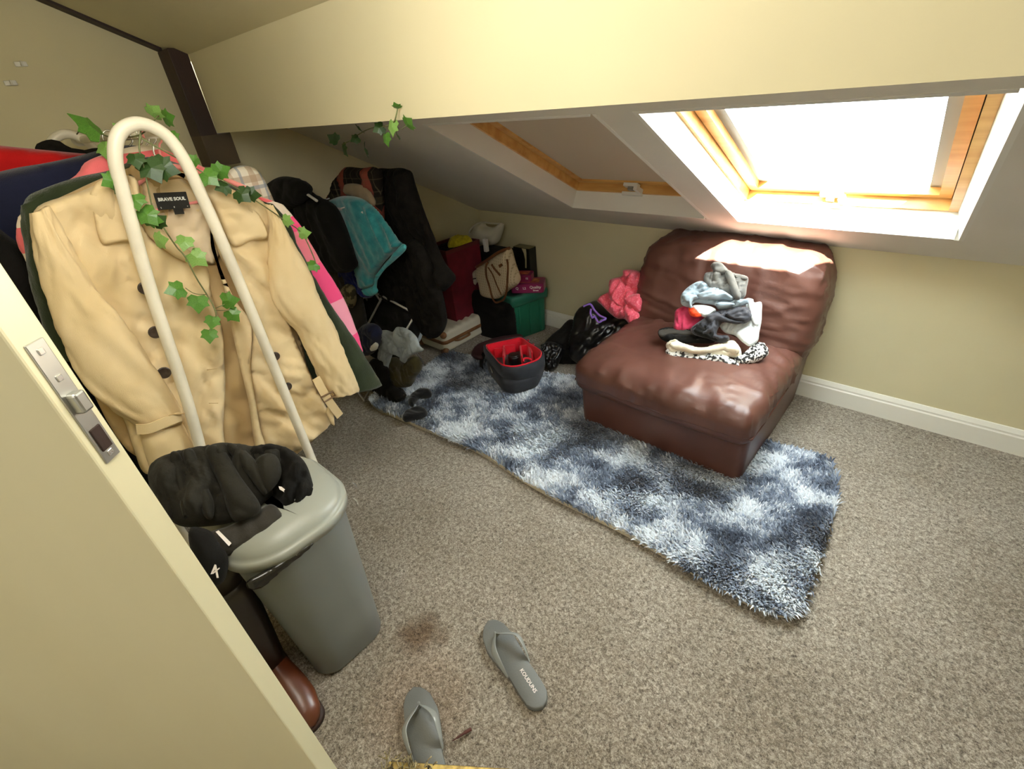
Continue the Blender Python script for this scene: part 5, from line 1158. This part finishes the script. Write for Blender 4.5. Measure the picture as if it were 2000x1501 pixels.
pile('white_shirt', 'white cotton shirt hanging down the right side of the clothes pile', 'shirt', [(1180, 610), (1270, 598), (1290, 636), (1370, 636), (1375, 760), (1368, 870), (1345, 980), (1330, 1070), (1250, 1130), (1160, 1090), (1070, 1010), (960, 980), (900, 900), (980, 850), (1120, 840)], (-.50, 1.86, .47), NP, .024, M_WCOT, 70, 22, .016, 11)
pile('slate_leggings', 'slate grey leggings twisted through the middle of the clothes pile', 'leggings', [(700, 830), (860, 735), (1000, 715), (1110, 685), (1225, 700), (1260, 790), (1190, 872), (1080, 872), (960, 845), (890, 920), (870, 1000), (990, 1010), (1000, 1070), (900, 1090), (760, 1045), (610, 1000), (575, 930)], (-.58, 1.80, .50), NP, .030, M_DGREY, 35, 24, .020, 13)
pile('pink_t_shirt', 'raspberry pink t-shirt tucked in the left of the clothes pile', 't-shirt', [(395, 740), (440, 700), (520, 680), (620, 740), (720, 800), (640, 890), (560, 940), (460, 972), (380, 940), (388, 830)], (-.66, 1.82, .50), NP, .024, cloth('raspberry_jersey', srgb(196, 62, 92), srgb(176, 48, 78), .85), 60, 22, .014, 15)
pile('white_vest', 'white vest between the blue-grey joggers and slate leggings', 'vest', [(590, 680), (700, 664), (820, 690), (860, 730), (800, 775), (730, 805), (650, 760)], (-.63, 1.80, .535), NP, .018, M_WCOT, 20, 24, .010, 17)
pile('orange_headband', 'bright orange band on top of the raspberry t-shirt', 'headband', [(545, 700), (580, 684), (620, 710), (660, 750), (700, 785), (650, 805), (580, 790), (550, 750)], (-.655, 1.785, .53), NP, .012, cloth('orange_elastic', srgb(248, 76, 30), srgb(236, 60, 20), .6), 20, 30, .006, 19)
pile('blue_grey_joggers', 'blue-grey joggers coiled below the topmost sweatshirt', 'joggers', [(458, 620), (470, 540), (560, 450), (690, 395), (780, 440), (930, 495), (1050, 575), (1090, 600), (1210, 600), (1215, 650), (1080, 695), (900, 720), (840, 670), (700, 650), (620, 640), (560, 690), (480, 670)], (-.62, 1.84, .57), NP, .032, M_BGREY, 15, 26, .030, 21)
pile('grey_sweatshirt', 'mid-grey sweatshirt crowning the clothes pile', 'sweatshirt', [(795, 225), (830, 188), (905, 182), (960, 230), (1010, 280), (1080, 312), (1215, 350), (1205, 470), (1185, 570), (1120, 605), (1040, 600), (940, 530), (860, 505), (780, 480), (720, 400), (735, 310), (820, 285)], (-.60, 1.88, .62), NP, .036, M_GREYS, 55, 18, .026, 23)

# folds, rolls and sleeves of the pile that read as pieces of their own
def piece(par, name, poly, p0, n, th, m, ang, f, h, seed):
    return obj(name, inflate(k5(poly), (np.array(p0), n), th, .0042, None, wrinkle(ang, f * 1.9, h, seed, .5), seed=seed), m, par)
by = {o.name: o for o in COL.objects}
q = by['grey_sweatshirt']
piece(q, 'sleeve', [(960, 300), (1010, 275), (1060, 330), (1100, 440), (1140, 540), (1120, 606), (1060, 590), (1010, 470), (975, 380)], (-.60, 1.855, .64), NP, .016, M_GREYS, -70, 20, .012, 33)
piece(q, 'hood', [(800, 222), (830, 188), (905, 184), (965, 240), (990, 290), (930, 310), (850, 300), (825, 260)], (-.60, 1.86, .645), NP, .016, M_GREYS, 20, 20, .012, 35)
piece(q, 'cuff', [(1060, 330), (1130, 320), (1215, 352), (1205, 384), (1130, 378), (1080, 370)], (-.60, 1.86, .635), NP, .008, M_GREYS, 5, 20, .006, 36)
q = by['blue_grey_joggers']
piece(q, 'leg_roll', [(640, 560), (700, 520), (850, 500), (940, 505), (1050, 580), (1030, 612), (940, 600), (860, 612), (760, 600), (690, 596)], (-.62, 1.805, .575), NP, .018, M_BGREY, 8, 22, .016, 37)
piece(q, 'leg_roll', [(470, 560), (540, 540), (640, 556), (660, 590), (600, 610), (580, 660), (600, 690), (560, 700), (545, 650), (500, 620)], (-.62, 1.805, .57), NP, .014, M_BGREY, 50, 24, .014, 39)
piece(q, 'cuff', [(850, 655), (930, 630), (1040, 640), (1075, 665), (1000, 690), (900, 700)], (-.60, 1.80, .56), NP, .013, M_BGREY, 10, 22, .010, 41)
q = by['slate_leggings']
piece(q, 'leg', [(740, 800), (860, 745), (960, 800), (1070, 840), (1180, 860), (1100, 884), (960, 860), (860, 850), (800, 880)], (-.58, 1.775, .51), NP, .014, M_DGREY, 12, 24, .014, 43)
piece(q, 'leg', [(960, 770), (1040, 720), (1130, 700), (1215, 720), (1250, 790), (1190, 850), (1090, 840), (1010, 810)], (-.56, 1.785, .525), NP, .014, M_DGREY, 20, 24, .016, 45)
piece(q, 'waistband', [(590, 930), (680, 860), (760, 900), (860, 1000), (880, 1070), (780, 1050), (640, 1000)], (-.60, 1.765, .48), NP, .012, M_BLACK, -40, 22, .010, 47)
q = by['white_shirt']
piece(q, 'sleeve', [(1080, 990), (1160, 930), (1260, 900), (1335, 960), (1330, 1060), (1245, 1130), (1170, 1095)], (-.49, 1.82, .455), NP, .014, M_WCOT, 60, 24, .012, 49)
piece(q, 'shirt_front', [(1210, 640), (1260, 610), (1300, 660), (1340, 780), (1330, 900), (1280, 880), (1240, 780)], (-.49, 1.83, .50), NP, .010, M_WCOT, 80, 24, .010, 51)
q = by['cream_jumper']
piece(q, 'rolled_edge', [(330, 1110), (400, 1082), (480, 1110), (640, 1160), (860, 1130), (1010, 1100), (1120, 1170), (1080, 1215), (960, 1180), (840, 1190), (640, 1210), (470, 1180), (370, 1150)], (-.62, 1.735, .432), NL, .014, M_CREAMK, 4, 28, .010, 53)
q = by['black_garment']
piece(q, 'waistband', [(215, 955), (380, 930), (560, 955), (620, 1000), (520, 1012), (380, 1000), (236, 1022)], (-.66, 1.785, .455), NL, .008, M_CHAR, 3, 24, .006, 55)
q = by['pink_dress']
pn = np.array([.2, -.85, .5])
for k, pg in enumerate(([(945, 480), (960, 380), (1000, 310), (1100, 300), (1160, 380), (1150, 480), (1080, 580), (1140, 660), (1040, 650), (970, 570)], [(1140, 560), (1220, 520), (1380, 500), (1410, 600), (1360, 740), (1260, 700), (1180, 640)], [(1150, 660), (1240, 690), (1350, 760), (1345, 870), (1240, 905), (1180, 830)])):
    obj('fabric_fold', inflate(c_(pg), (np.array([-1.17, 2.02, .42]) + pn * .05, pn), .022, .007, None, wrinkle((70, 20, 60)[k], 26, .028, 60 + k, .5)), q.data.materials[0], q)
